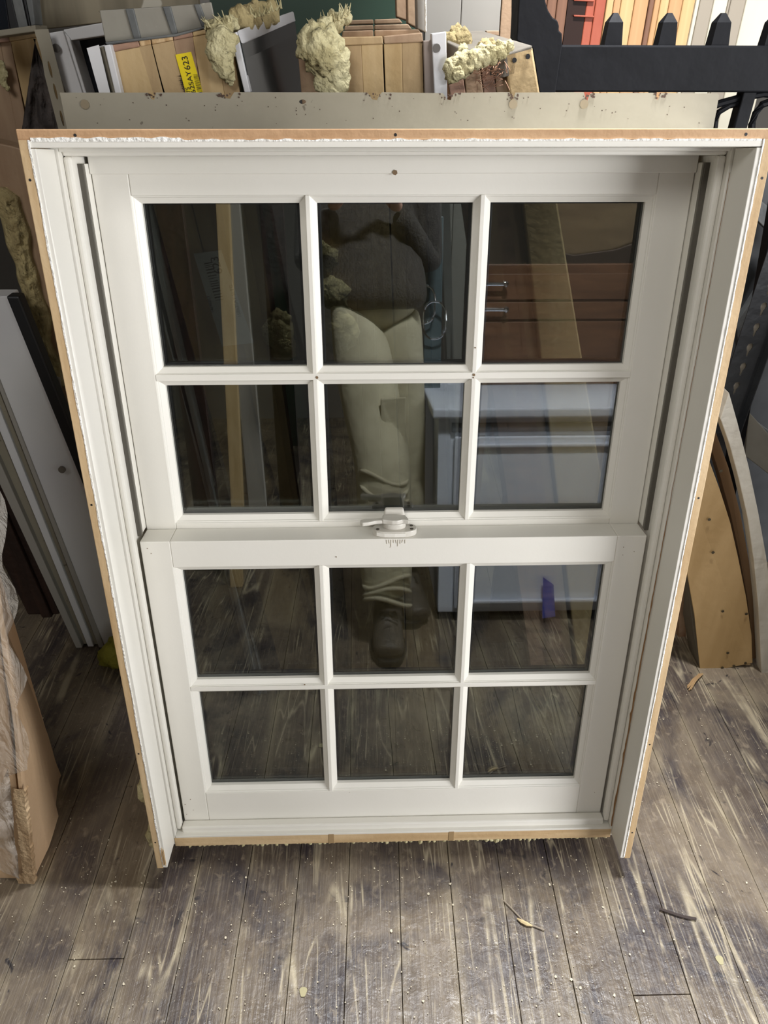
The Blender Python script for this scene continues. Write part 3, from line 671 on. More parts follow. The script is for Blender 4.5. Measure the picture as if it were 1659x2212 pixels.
link_mesh('wood_splinters', bm, mat('splinter', (170,132,104), .8, (120,84,66), (40,40,40)), Dt)['kind'] = 'stuff'
bm = bmesh.new()
for x, y in ((1111,130),(1140,122)): disc(bm, atY(x, y, dY-.0105), (0,-1,0), .0034, .002, 10)
link_mesh('nail_hole', bm, RUB, Dt)
# brown panels seen through the right panes
stand_root = thing('brown_plywood_panel', 'brown plywood panel standing behind the top right panes', 'panel', atZ(1240, 1440))
P = [atY(1180,340,1.46), atY(1500,330,1.46)]; bm = bmesh.new(); prism(bm, [P[0], P[1], Vector((P[1].x,1.46,0)), Vector((P[0].x-.02,1.46,0))], (0,.02,0)); link_mesh('panel', bm, PLYB, stand_root)
tg = slab('torn_patch', [(1210,545),(1240,552),(1330,540),(1388,520),(1390,800),(1240,800),(1222,620)], 1.45, .006, mat('dark_torn_paper', (70,52,42), .8), stand_root)
# ---------------------------------------------------------------- further back
o = slab('stained_board', [(70,-80),(420,-80),(430,18),(214,26),(226,48),(84,64)], 1.80, .02, STAIN, label='stained grey-brown board behind the pine unit, cut by the top of the frame', cat='board')
bm = bmesh.new(); tube(bm, pz([(72,-80),(80,20),(88,66)], 1.78), .004, 6); tag(link_mesh('caulk_strip', bm, FOAMD, loc=atY(88,66,1.78)), 'thin dried caulk strip down the edge of the stained board', 'caulk')
P = [atY(440,-120,2.6), atY(900,-120,2.6)]
bm = bmesh.new(); prism(bm, [P[0], P[1], Vector((P[1].x,2.6,0)), Vector((P[0].x,2.6,0))], (0,.03,0)); tag(link_mesh('green_panel', bm, GREENP, loc=(P[0].x,2.6,0)), 'dark green painted panel standing far behind the stored window units', 'panel')
gp = thing('grey_door', 'pale grey flat door standing between the pine frame and black gate post', 'door', atZ(1010, 700))
for q, m_ in (([(921,-80),(1000,-80),(1004,80),(924,80)], GREYP), ([(1001,-80),(1088,-80),(1086,88),(1005,80)], GREYP), ([(1090,-80),(1126,-80),(1120,100),(1087,90)], TAN2)):
    P = pz(q, 1.9); bm = bmesh.new(); prism(bm, [P[0], P[1], Vector((P[2].x,1.9,0)), Vector((P[3].x,1.9,0))], (0,.04,0), .002); link_mesh('door_board', bm, m_, gp)
slab('door_block', [(1050,66),(1078,66),(1078,78),(1052,74)], 1.86, .02, TAN2, gp)  # small tan wood block on the door
# top left: metal tracks, pine unit, felt
MT = thing('metal_tracks', 'dark glass and grey metal window tracks in the top left corner', 'window', atY(40,70,1.62))
for q, m_ in (([(-60,-60),(2,-60),(22,66),(-50,72)], DGLASS), ([(2,-60),(12,-60),(40,62),(22,66)], RUB), ([(12,-60),(34,-60),(60,58),(40,62)], STRIPG), ([(36,-60),(44,-60),(66,56),(62,58)], RUB), ([(44,-60),(62,-60),(76,54),(67,56)], STRIPG)):
    slab('track', q, 1.62, .04, m_, MT)
slab('track_base', [(-50,72),(76,54),(78,68),(-50,86)], 1.60, .06, FLANGE, MT)
LW = thing('striped_pine_unit', 'window unit of pink and yellow wooden strips at the far left edge', 'window', atY(20,420,1.50))
for q, m_ in (([(-80,90),(0,92),(46,330),(-20,330)], TAN2), ([(0,92),(22,88),(64,300),(44,330)], TAN2), ([(22,88),(75,78),(60,240),(50,262)], TAN3)):
    stand('wood_strip', q if m_ is not TAN3 else [(22,88),(75,78),(112,250),(60,262)], 1.73, .06, m_, LW)
slab('end_strip', [(-80,100),(20,90),(18,74),(-80,84)], 1.715, .075, REDWOOD, LW); slab('end_strip', [(20,90),(78,80),(76,64),(18,74)], 1.715, .075, TAN, LW)
foam('foam_loop', [(2,142,1.705,.011),(8,156,1.705,.010),(2,170,1.705,.012),(10,182,1.705,.008),(16,190,1.705,.006),(-6,150,1.705,.014)], FOAM, LW, 140)
bm = bmesh.new(); g = []
nx, ny = 10, 26
for j in range(ny+1):
    for i in range(nx+1):
        v = j/ny; y = 84+v*420; xl = 78-v*60 if v < .5 else 48-(v-.5)*30; xl = 76-62*v*1.0 if v < .62 else 40; xr = 72+v*110+20*math.sin(v*2)
        x = xl+(xr-xl)*i/nx; Y = 1.685 + .02*noise.noise(Vector((i*.5, j*.5, 1)))
        g.append(bm.verts.new(atY(x, y, Y)))
for j in range(ny):
    for i in range(nx): bm.faces.new([g[j*(nx+1)+i], g[j*(nx+1)+i+1], g[(j+1)*(nx+1)+i+1], g[(j+1)*(nx+1)+i]])
ret = bmesh.ops.extrude_face_region(bm, geom=bm.faces[:]); bmesh.ops.translate(bm, vec=(0,.003,0), verts=[v for v in ret['geom'] if isinstance(v, bmesh.types.BMVert)])
tag(link_mesh('roofing_felt', bm, FELT, loc=atY(60,480,1.685), smooth=True), 'crumpled black roofing felt hanging between the pine strips and slotted flange', 'felt')

# left: foam covered casing, bracket, black seal, white profiled frame
FC = thing('foamed_casing', 'wooden casing covered in lumpy dirty foam, left of the leaning window', 'wood', atZ(230, 1340))
P = pz([(-40,300),(84,330),(215,900),(150,900)], 1.62); bm = bmesh.new(); prism(bm, [P[0], P[1], down(P[1],P[2],.0), down(P[0],P[3],.0)], (0,.05,0), .003); link_mesh('casing_board', bm, TAN2, FC)
bm = bmesh.new(); g = []; nx, ny = 16, 60
for j in range(ny+1):
    v = j/ny; y = 405+v*430
    xl = -20+v*125+8*noise.noise(Vector((v*9,1,1))); xr = 36+v*104+10*noise.noise(Vector((v*7,5,1)))
    if v < .05: xr -= 26*(1-v/.05)
    for i in range(nx+1):
        x = xl+(xr-xl)*i/nx; e = min(1, 3*min(i/nx, 1-i/nx, v*6, (1-v)*6+.05))
        d = .008+.018*e*(.7+noise.noise(Vector((x*.07, y*.07, 3)))+.5*noise.noise(Vector((x*.2, y*.2, 8))))
        g.append(bm.verts.new(atY(x, y, 1.615-d*(1 if e > .02 else .2))))
for j in range(ny):
    for i in range(nx): bm.faces.new([g[j*(nx+1)+i], g[j*(nx+1)+i+1], g[(j+1)*(nx+1)+i+1], g[(j+1)*(nx+1)+i]])
ret = bmesh.ops.extrude_face_region(bm, geom=bm.faces[:]); 
for v in [v for v in ret['geom'] if isinstance(v, bmesh.types.BMVert)]: v.co.y = 1.623
link_mesh('foam_crust', bm, FOAMD, FC, smooth=True)
hx = frame(atY(104,836,1.53), (1,0,-.12), (0.12,0,1))
ho = [(-.024,-.026),(.006,-.026),(.028,-.022),(.028,.026),(-.004,.026),(-.024,.026),(-.028,.020),(-.024,.012),(-.016,.006),(-.016,-.006),(-.024,-.012),(-.028,-.020)]
hg = holed('hinge_bracket', ho, [oval(-.018,.019,.0035,.0035,10), oval(-.010,-.017,.0035,.0035,10)], .003, mat('painted_bracket', (140,130,116), .5), hx, loc=atY(104,836,1.53))
tag(hg, 'small grey painted hinge plate with screw holes on the foamed casing', 'bracket')
WP = thing('profiled_window_frame', 'grey-white moulded frame with parallel grooves leaning at far left', 'window', atZ(205,1400))
wy = 1.45
def strip(name, xt, xb, Y, th, m, yt=560, yb=1400, bev=.002):
    a = atY(xt[0], yt, Y+.06); b_ = atY(xt[1], yt, Y+.06); c = atY(xb[1], yb, Y); d = atY(xb[0], yb, Y)
    c = down(b_, c, .012); d = down(a, d, .012); bm = bmesh.new(); prism(bm, [a, b_, c, d], (0, th, 0), bev); return link_mesh(name, bm, m, WP)
strip('flat_face', (-72,18), (226,330), wy+.004, .05, WHITE2, 640)
strip('groove_edge', (-80,-72), (214,226), wy+.0, .05, GREYP, 640)
strip('bead', (-96,-82), (204,215), wy+.012, .05, FLANGE, 640)
strip('bead', (-120,-98), (191,204), wy+.004, .05, WHITE2, 640)
strip('cove', (-160,-122), (178,192), wy+.014, .05, FLANGE, 640)
strip('bead', (-190,-160), (164,178), wy+.0, .05, GREYP, 640)
strip('rubber_seal', (12,40), (322,345), wy-.006, .03, RUB, 640, bev=.004)
bm = bmesh.new(); disc(bm, atY(135,1013,wy+.026), (0,-1,.05), .0078, .006, 18); link_mesh('screw_cap', bm, mat('grey_plug', (112,106,98), .5), WP)
dw = thing('dark_wood_plank', 'dark stained plank standing beside the grey-white frame at left', 'plank', atZ(140,1420))
P = pz([(-200,800),(-120,760),(165,1410),(105,1420)], 1.60); bm = bmesh.new(); prism(bm, [P[0], P[1], down(P[1],P[2],.0), down(P[0],P[3],.0)], (0,.05,0), .004); link_mesh('plank', bm, DARKW, dw)
bm = bmesh.new(); prism(bm, [p-Vector((0,.014,0)) for p in [P[0].lerp(P[1],.55), P[0].lerp(P[1],.85), down(P[1],P[2],.0).lerp(down(P[0],P[3],.0),.2), down(P[1],P[2],.0).lerp(down(P[0],P[3],.0),.5)]], (0,.016,0), .003); link_mesh('raised_edge', bm, DARKW, dw)
bm = bmesh.new()
g0 = atZ(235,1450); 
for k,(dx,dy,dz,r_) in enumerate(((0,0,.022,.034),(.03,.02,.04,.036),(.05,.0,.025,.034),(.02,-.01,.015,.026),(.045,.03,.07,.03))): blob(bm, g0+Vector((dx,dy+.03,dz)), r_, .25, 4, 3, (1,.7,1), 170+k)
tag(link_mesh('foam_lump', bm, FOAMG, loc=g0, smooth=True), 'greenish yellow foam lump on the floor beside the window leg', 'foam')

# cardboard box with plastic wrap
bx0 = atZ(72,1905); bx1 = atZ(140,1680); 
CB = thing('cardboard_box', 'tall tan cardboard box with crushed corners and torn plastic, bottom left', 'box', (bx0.x-.1, bx0.y, 0))
p1 = atY(24,1480,.83); UF = (p1-bx0)/p1.z; p2 = atY(-4,1310,bx1.y+.03); UB = (p2-bx1)/p2.z
bm = bmesh.new()
def cp(p, z, dx=0, dy=0):
    t = max(0, min(1, (p.y-bx0.y)/(bx1.y-bx0.y))); return Vector((p.x+dx, p.y+dy, 0)) + UF.lerp(UB, t)*z
# side wall facing right: grid with slight bulge
g = []; nx, ny = 10, 24
for j in range(ny+1):
    z = 1.0*j/ny
    for i in range(nx+1):
        t = i/nx; p = bx0.lerp(bx1, t); b_ = .012*math.sin(math.pi*t)+.006*noise.noise(Vector((t*3, z*6, 1)))
        zz = z; 
        lift = .012*(1-t) if j == 0 else 0
        if j == 0 and i == 0: lift = 0
        g.append(bm.verts.new(cp(p, zz, b_-.03*max(0, .12-z)*(t > .6)*3, 0)))
for j in range(ny):
    for i in range(nx): bm.faces.new([g[j*(nx+1)+i], g[j*(nx+1)+i+1], g[(j+1)*(nx+1)+i+1], g[(j+1)*(nx+1)+i]])
ret = bmesh.ops.extrude_face_region(bm, geom=bm.faces[:]); bmesh.ops.translate(bm, vec=(-.006,0,0), verts=[v for v in ret['geom'] if isinstance(v, bmesh.types.BMVert)])
link_mesh('side_panel', bm, CARD, CB)
fl = atZ(-160,1890)
bm = bmesh.new(); P = [cp(bx0,.004,-.012,.004), cp(fl,.0), cp(fl,1.0), cp(bx0,1.0,-.012,.004)]; prism(bm, P, (0,.006,0)); link_mesh('front_panel', bm, CARD, CB)
bm = bmesh.new(); prism(bm, [cp(fl,.0,0,.02), cp(bx1,.0,-.01), cp(bx1,1.0,-.01), cp(fl,1.0,0,.3)], (0,.006,0)); prism(bm, [cp(fl,1.0), cp(bx0,1.0), cp(bx1,1.0), cp(fl,1.0,0,.32)], (0,0,.006)); link_mesh('back_panel', bm, CARD, CB)
bm = bmesh.new()
prev = None
for k in range(41):
    z = .002+.27*k/40; wv = .003+.006*abs(noise.noise(Vector((k*.35,2,2))))+.012*(k < 5); dx = .004*noise.noise(Vector((k*.6,7,2)))
    a = cp(bx0, z, -.012-wv+dx, -.004); c = cp(bx0, z, .004+dx, -.006); d = cp(bx0, z, .006+dx, .004)
    cur = [bm.verts.new(p) for p in (a, c, d)]
    if prev:
        for q in range(2): bm.faces.new([prev[q], prev[q+1], cur[q+1], cur[q]])
    prev = cur
link_mesh('torn_corner', bm, CARDC, CB)
bm = bmesh.new(); g = []; nx, ny = 14, 44
for j in range(ny+1):
    v = j/ny; z = .045+.9*v
    for i in range(nx+1):
        t = i/nx; p = fl.lerp(bx0, t); wave = noise.noise(Vector((t*5, z*9, 4)))
        edge = (.018*noise.noise(Vector((z*14, 3, 3)))+(.02 if z > .33 else -.05+.03*math.sin(z*24))) if i == nx else 0
        g.append(bm.verts.new(cp(p, z + (.02*noise.noise(Vector((t*9,2,2))) if j == 0 else 0), edge, -.014-.014*wave-.006*noise.noise(Vector((t*18, z*22, 4))))))
for j in range(ny):
    for i in range(nx): bm.faces.new([g[j*(nx+1)+i], g[j*(nx+1)+i+1], g[(j+1)*(nx+1)+i+1], g[(j+1)*(nx+1)+i]])
wr = link_mesh('plastic_wrap', bm, WRAP, CB, smooth=True); lab(wr, 'clear crinkled plastic wrap')

# ---------------------------------------------------------------- right side
PN = thing('curved_plywood_panel', 'golden plywood piece with curved edge and screws, right of the window', 'panel', atZ(1513,1457))
py0 = atZ(1513,1457).y
yy = lambda y: py0+.02+ .10*max(0, (1457-y)/900)
q = [(1513,1456),(1626,1432),(1624,1372),(1612,1290),(1596,1210),(1578,1130),(1556,1060),(1534,1000),(1505,930),(1420,860),(1400,1000),(1440,1150),(1484,1240),(1500,1330)]
slab('plywood_face', q, [yy(y) for x, y in q], .022, PLY, PN)
q = [(1484,1240),(1500,1330),(1513,1457),(1495,1430),(1478,1330)]
slab('side_face', q, [yy(y)+(.0 if k < 3 else .06) for k, (x, y) in enumerate(q)], .01, mat('grey_side', (96,90,78), .7), PN)
q = [(1626,1440),(1640,1445),(1632,1330),(1618,1210),(1600,1110),(1574,1010),(1545,930),(1534,960),(1556,1030),(1578,1110),(1598,1200),(1614,1290),(1624,1372)]
slab('curved_rib', q, [yy(y)+.03 for x, y in q], .03, mat('brown_edge', (118,90,60), .7), PN)
slab('foot_block', [(1592,1440),(1622,1434),(1622,1455),(1594,1460)], yy(1450)+.01, .05, TAN, PN)
for x, y in ((1557,1017),(1532,1122),(1540,1193),(1561,1320),(1572,1410),(1612,1326),(1610,1432),(1560,1442),(1585,1438),(1530,1449)):
    bm = bmesh.new(); disc(bm, atY(x, y, yy(y)-.001), (0,-1,0), .0036, .0015, 10); link_mesh('screw', bm, SCREW, PN)
q = [(1575,848),(1556,905),(1578,962),(1600,1040),(1618,1120),(1632,1210),(1640,1310),(1646,1476),(1700,1476),(1692,1330),(1676,1210),(1656,1110),(1632,1010),(1606,925)]
q = [(1575,848),(1556,905),(1576,962),(1597,1040),(1615,1120),(1628,1210),(1638,1310),(1646,1476),(1680,1476),(1676,1390),(1668,1300),(1655,1200),(1638,1105),(1618,1010),(1594,915)]
slab('whitewashed_arch_board', q, [py0+.0+.1*max(0,(1470-y)/900) for x, y in q], .03, WHITEW, label='whitewashed curved board at the right edge beside the plywood', cat='board')
br = thing('broken_wood_offcut', 'pale chipped reddish offcut between the window leg and the plywood', 'wood', atZ(1470,1430))
q = [(1462,1428),(1490,1419),(1494,1300),(1480,1230),(1470,1300)]
slab('offcut_face', q, py0+.14, .03, mat('brown_offcut', (132,98,74), .8, (176,150,124), (16,16,16)), br)
slab('white_edge', [(1486,1422),(1492,1419),(1496,1300),(1488,1330),(1484,1380)], py0+.13, .02, WHITEW, br)
slab('offcut_face', [(1435,1445),(1462,1430),(1470,1330),(1440,1330)], py0+.15, .03, mat('brown_offcut', (132,98,74), .8), br)
bm = bmesh.new(); a = atZ(1512,1458); r = random.Random(4)
for k in range(9):
    s0 = a+Vector((r.uniform(-.006,.006), -.002, .006)); e = atZ(1488+r.uniform(-4,6), 1488+r.uniform(-10,4), .004); tube(bm, [s0, (s0+e)/2+Vector((r.uniform(-.004,.004),0,.004)), e], .0015, 4)
tag(link_mesh('wood_splinter', bm, mat('straw_splinter', (170,140,100), .8), loc=a), 'frayed wood splinter on the floor below the plywood', 'splinter')
# black perforated steel uprights
PS = thing('perforated_steel_rack', 'black steel rack upright with keyhole slots at the right edge', 'rack', atY(1600,1000,1.475))
a = atY(1684,560,1.475); b_ = atY(1566,905,1.475); ax = (b_-a); Lx = ax.length*1.6; 
Ms = frame(a-ax*.5, ax, Vector((1,.05,.35)))
def keyhole(cx, cy): return oval(cx, cy, .009, .0055, 12)+[] if 0 else [(cx-.008,cy),(cx-.006,cy+.005),(cx,cy+.0068),(cx+.006,cy+.005),(cx+.010,cy+.003),(cx+.018,cy+.0025),(cx+.022,cy),(cx+.018,cy-.0025),(cx+.010,cy-.003),(cx+.006,cy-.005),(cx,cy-.0068),(cx-.006,cy-.005)]
Ls = ax.length
bm = bmesh.new(); box(bm, (0,-.018,-.012), (Lx,.018,-.009)); bmesh.ops.transform(bm, matrix=Ms, verts=bm.verts); link_mesh('pale_liner', bm, mat('pale_liner', (180,172,156), .6), PS)
hs = [keyhole(.05+.043*k, .0) for k in range(int(Lx/.043)-2)]
holed('slotted_face', [(0,-.030),(Lx,-.030),(Lx,.034),(0,.034)], hs, .002, BLACKM, Ms, PS)
bm = bmesh.new(); box(bm, (0,.034,-.001), (Lx,.036,.02)); bmesh.ops.transform(bm, matrix=Ms, verts=bm.verts); link_mesh('side_flange', bm, BLACKM, PS)
bm = bmesh.new(); prism(bm, [atY(1650,330,1.80), atY(2000,330,1.80), Vector((atY(2000,300,1.80).x,1.80,.0)), Vector((atY(1630,330,1.80).x-.25,1.80,.0))], (0,.02,0)); tag(link_mesh('dark_backing', bm, mat('charcoal_backing', (46,48,50), .5, (70,72,74), (6,6,6)), loc=Vector((atY(1800,300,1.75).x,1.75,.0))), 'dark charcoal sheet added behind the slotted steel rack at right', 'board')  # sheet added to keep the space behind the rack dark
slab('steel_crossbar', [(1640,430),(1700,480),(1700,540),(1630,470)], 1.74, .02, STRIPG, PS); slab('steel_crossbar', [(1590,700),(1680,560),(1700,600),(1600,790)], 1.74, .02, STRIPG, PS)
slab('steel_crossbar', [(1620,900),(1700,960),(1700,1010),(1600,940)], 1.70, .02, STRIPG, PS)
slab('pale_plate', [(1618,890),(1680,960),(1680,1040),(1610,985)], 1.62, .01, FLANGE2, PS)

# black gate
GT = thing('black_gate', 'black painted wooden gate with spiked finials across the top right', 'gate', atY(1430,200,1.52))
gY = 1.52
q = [(1124,-60),(1176,-60),(1178,2),(1184,22),(1194,38),(1204,44),(1208,56),(1207,66),(1214,72),(1215,98),(1200,200),(1196,330),(1150,330),(1165,200),(1150,105),(1116,88)]
slab('shaped_post', q, gY, .07, BLACK, GT, .002)
slab('post_edge', [(1116,-60),(1128,-60),(1126,90),(1114,88)], gY+.03, .05, BLACK, GT)
a = pz([(1200,97),(1760,99),(1760,200),(1196,199)], gY+.01)
bm = bmesh.new(); prism(bm, a, (0,.06,0), .003); link_mesh('top_rail', bm, BLACK, GT)
def finial(x, nm='finial'):
    c = atY(x, 95, gY+.035); w_ = .0148; h0 = .032; h1 = .046
    bm = bmesh.new(); P = [c+Vector((sx*w_*1.1, sy*w_, -.01)) for sx, sy in ((-1,-1),(1,-1),(1,1),(-1,1))]; T = [c+Vector((sx*w_*.85, sy*w_*.85, h0)) for sx, sy in ((-1,-1),(1,-1),(1,1),(-1,1))]
    v1 = [bm.verts.new(p) for p in P]; v2 = [bm.verts.new(p) for p in T]; tp = [bm.verts.new(c+Vector((sx*w_*.25, sy*w_*.25, h1))) for sx, sy in ((-1,-1),(1,-1),(1,1),(-1,1))]
    bm.faces.new(v1); bm.faces.new(tp)
    for k in range(4): bm.faces.new([v1[k], v1[(k+1)%4], v2[(k+1)%4], v2[k]]); bm.faces.new([v2[k], v2[(k+1)%4], tp[(k+1)%4], tp[k]])
    link_mesh(nm, bm, BLACK, GT)
for x in (1320,1435,1549,1663): finial(x)
for x0, x1, x2, x3 in ((1607,1636,1612,1584),(1715,1740,1725,1700)):
    P = pz([(x0,198),(x1,198),(x2,285),(x3,285)], gY+.015); bm = bmesh.new(); prism(bm, [P[0],P[1],down(P[1],P[2],.02),down(P[0],P[3],.02)], (0,.03,0), .002); link_mesh('baluster', bm, BLACK, GT)
P = pz([(1412,198),(1420,198),(1416,222),(1408,222)], gY+.015); bm = bmesh.new(); prism(bm, [P[0],P[1],down(P[1],P[2],.02),down(P[0],P[3],.02)], (0,.03,0), .002); link_mesh('baluster', bm, BLACK, GT)
bm = bmesh.new(); tube(bm, pz([(1606,206),(1590,214),(1560,222),(1530,232)], gY+.03), .0065, 8); tube(bm, pz([(1600,222),(1575,228),(1553,242),(1545,262),(1542,300)], gY+.03), .0055, 8); link_mesh('scroll_bar', bm, BLACK, GT)
bm = bmesh.new(); tube(bm, pz([(1622,300),(1624,268),(1632,244),(1646,226),(1668,218),(1700,224)], gY+.03), .0065, 8); tube(bm, pz([(1628,206),(1650,202),(1690,206)], gY+.03), .0065, 8); link_mesh('scroll_bar', bm, BLACK, GT)

# bright timber beyond the gate
TB = lambda n, a, b_, m, lb, Y=2.6, cat='board', grp=None: None
def timber(xa, xb, m, label, Y=2.6, cat='board', name='timber_board', dx=-8):
    a = atY(xa,-120,Y); b_ = atY(xb,-120,Y); c = atY(xa+dx, 275, Y); z0 = 0
    c = Vector((a.x-.03, Y, 0)); d = Vector((c.x+(b_.x-a.x), Y, 0)); bm = bmesh.new(); prism(bm, [a, b_, d, c], (0,.04,0), .003)
    o = link_mesh(name, bm, m, loc=c); tag(o, label, cat, 'timber stacked beyond the gate'); return o
W1 = mat('brown_timber', (104,70,50), .6, (126,88,64), (30,30,3)); W2 = mat('yellow_pine_timber', (186,148,98), .6, (200,168,120), (30,30,3)); W3 = mat('orange_pine_timber', (174,130,86), .6, (190,148,104), (30,30,3))
RED = mat('orange_red_paint', (146,66,44), .6, (164,84,60), (8,8,3), .1, 30); CREAM = mat('cream_paint', (196,188,166), .6, (206,200,180), (3,3,1)); TAUPE = mat('taupe_paint', (146,136,120), .6)
timber(1176,1196,W1,'brown wooden board right beside the gate post, leftmost beyond the gate'); timber(1197,1218,W1,'second brown board from the gate post beyond the gate'); timber(1219,1242,W1,'third brown board from the gate post, left of the dark window')
dwn = thing('dark_brown_sash', 'dark glazed brown sash between brown boards and orange-red door edge', 'window', Vector((atY(1262,0,2.6).x,2.6,0)))
a = atY(1243,-120,2.6); b_ = atY(1284,-120,2.6)
bm = bmesh.new(); prism(bm, [a, b_, Vector((b_.x-.03,2.6,0)), Vector((a.x-.03,2.6,0))], (0,.03,0)); link_mesh('dark_glass', bm, mat('dark_brown_glass', (40,24,18), .5, spec=.2), dwn)
for y in (0,34,110): slab('glazing_bar', [(1240,y-2),(1284,y),(1284,y+4),(1240,y+2)], 2.59, .01, RED, dwn)
timber(1285,1304,RED,'orange-red painted door edge beyond the gate, left strip',2.6,'door','painted_edge',-8); timber(1305,1328,RED,'broader orange-red painted door face beyond the gate',2.6,'door','painted_edge',-8)
xs = [1330,1346,1362,1392,1424]; ms = [W2,W3,W2,W3]
lbs = ['yellow pine board next to the orange-red door','narrow orange pine board, second right of the red door','wide yellow pine board behind the first finial gap','orange-tan pine board left of the dark gap']
for k in range(4): timber(xs[k],xs[k+1]-1,ms[k],lbs[k],2.6,dx=-8)
timber(1425,1436,W1,'dark narrow strip between the two pine stacks',2.6,dx=-8)
xs = [1437,1450,1470,1500,1528]; ms = [W3,W2,W3,W2]
lbs = ['thin tan board just right of the dark strip','yellow pine board above the second finial','orange pine board with knot right of the second finial','pale pine board left of the white trim']
for k in range(4): timber(xs[k],xs[k+1]-1,ms[k],lbs[k],2.6,dx=-8)
for (xa, xb, m_, l_) in ((1529,1537,CREAM,'thin white trim beside the pale pine'),(1538,1568,TAUPE,'taupe moulding right of the thin white trim'),(1569,1600,CREAM,'cream moulding above the third finial'),(1601,1606,TAUPE,'narrow taupe strip right of the cream moulding'),(1607,1640,TAUPE,'wide taupe moulding near the right edge'),(1641,1720,CREAM,'cream door panel at the far right edge')):
    timber(xa,xb,m_,l_,2.60,'trim','painted_moulding',-8)

# ---------------------------------------------------------------- debris on the floor
bm = bmesh.new(); tube(bm, [atZ(x, y, .003) for x, y in ((1088,1945),(1104,1961),(1120,1978),(1137,1995),(1156,2001),(1176,2009))], .0012, 6); tag(link_mesh('thin_twig', bm, mat('grey_twig', (150,138,122), .7), loc=atZ(1130,1985)), 'thin pale curved twig on the floorboards in front of the window', 'twig')
bm = bmesh.new(); tube(bm, [atZ(x, y, .004) for x, y in ((1117,1984),(1126,1990),(1138,1996),(1150,2000))], .003, 6, [.001,.0032,.0036,.001]); tag(link_mesh('husk', bm, mat('tan_husk', (196,176,134), .7), loc=atZ(1130,1990)), 'small tan husk lying against the thin twig', 'husk')
bm = bmesh.new(); tube(bm, [atZ(x, y, .004) for x, y in ((1425,1963),(1442,1969),(1462,1976),(1480,1981),(1504,1985))], .0026, 6); tag(link_mesh('dark_twig', bm, mat('dark_bark', (62,52,48), .8), loc=atZ(1462,1976)), 'short dark twig on the floor at lower right', 'twig')
bm = bmesh.new(); rr = random.Random(21)
def flake(x, y, s):
    p = atZ(x, y, .001); n = 5; a0 = rr.random()*6; vs = []
    for k in range(n):
        a = a0+2*math.pi*k/n; vs.append(p+Vector((math.cos(a)*s*rr.uniform(.4,1), math.sin(a)*s*rr.uniform(.4,1), rr.uniform(0,.001))))
    prism(bm, vs, (0,0,.0012))
for k in range(900):
    x = rr.uniform(-40,1700); y = rr.uniform(1460,2230); 
    if y < 1850 and 260 < x < 1380: y = rr.uniform(1850,2230)
    flake(x, y, rr.choice((.0006,.0008,.0011,.0011,.0016) if k % 25 else (.0024,.0034)))
o = link_mesh('floor_chips', bm, DUST); o['kind'] = 'stuff'; tag(o, 'pale paint chips and wood crumbs scattered over the floorboards', 'debris')
for x, y, s, l_ in ((655,2143,.006,'round pale plaster spot on the floor at bottom centre'),(1555,2074,.006,'round cream paint spot on the floor at lower right')):
    bm = bmesh.new(); vs = [atZ(x, y, .0005)+Vector((math.cos(a)*s*(1+.2*math.sin(3*a)), math.sin(a)*s*1.5*(1+.15*math.cos(2*a)), 0)) for a in [k*math.pi/8 for k in range(16)]]; prism(bm, vs, (0,0,.0008)); tag(link_mesh('plaster_spot', bm, mat('plaster', (168,160,124), .8), loc=atZ(x,y)), l_, 'spot')

# ---------------------------------------------------------------- behind the camera: what the glass mirrors
def mslab(name, pts, Y, m, parent, th=-.02):
    P = [mY(x, y, Y) for x, y in pts]; bm = bmesh.new(); prism(bm, P, (0, th, 0), .002); return link_mesh(name, bm, m, parent)
dp = mZ(1130,1325); DY = dp.y
print('door plane Y', DY, 'shoe', mZ(845,1430), 'cam', CAM, 'rear shoe', mZ(915,1350))
WD = thing('white_cabinet', 'white cabinet with moulded drawer fronts, mirrored in the right-hand panes', 'cabinet', Vector((dp.x, DY, 0)))
tl = mY(908,893,DY); br_ = mY(1420,1325,DY); zt = tl.z; xl = .215; xr = mY(1500,1100,DY).x
bm = bmesh.new(); box(bm, (xl, DY-.5, .03), (xr, DY, zt-.03), .003); link_mesh('carcass', bm, CABW, WD)
bm = bmesh.new(); box(bm, (xl-.02, DY-.52, zt-.03), (xr+.02, DY+.03, zt), .006); link_mesh('cabinet_top', bm, CABW, WD)
def zat(y): return mY(1130, y, DY).z
for za, zb in ((zat(1135), zat(955)), (zat(1300), zat(1150))):
    za = max(za, .05); fr_ = bmesh.new(); box(fr_, (xl+.05, DY+.001, za), (xr-.05, DY+.018, zb), .004); d_ = link_mesh('drawer_front', fr_, CABW, WD)
    bm = bmesh.new()
    for a, b_ in (((xl+.07, za+.02), (xr-.07, za+.032)), ((xl+.07, zb-.032), (xr-.07, zb-.02)), ((xl+.07, za+.02), (xl+.082, zb-.02)), ((xr-.082, za+.02), (xr-.07, zb-.02))): box(bm, (a[0], DY+.018, a[1]), (b_[0], DY+.03, b_[1]), .004)
    link_mesh('moulding', bm, CABW, d_)
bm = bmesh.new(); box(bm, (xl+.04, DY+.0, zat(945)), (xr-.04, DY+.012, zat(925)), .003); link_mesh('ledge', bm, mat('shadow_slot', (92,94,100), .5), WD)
P = [mY(x, y, DY+.032) for x, y in ((1168,1234),(1190,1250),(1194,1318),(1166,1322))]; bm = bmesh.new(); prism(bm, P, (0,.001,0)); tag(link_mesh('blue_tape', bm, BTAPE, loc=P[3]), 'strip of blue masking tape stuck on the white cabinet front', 'tape')
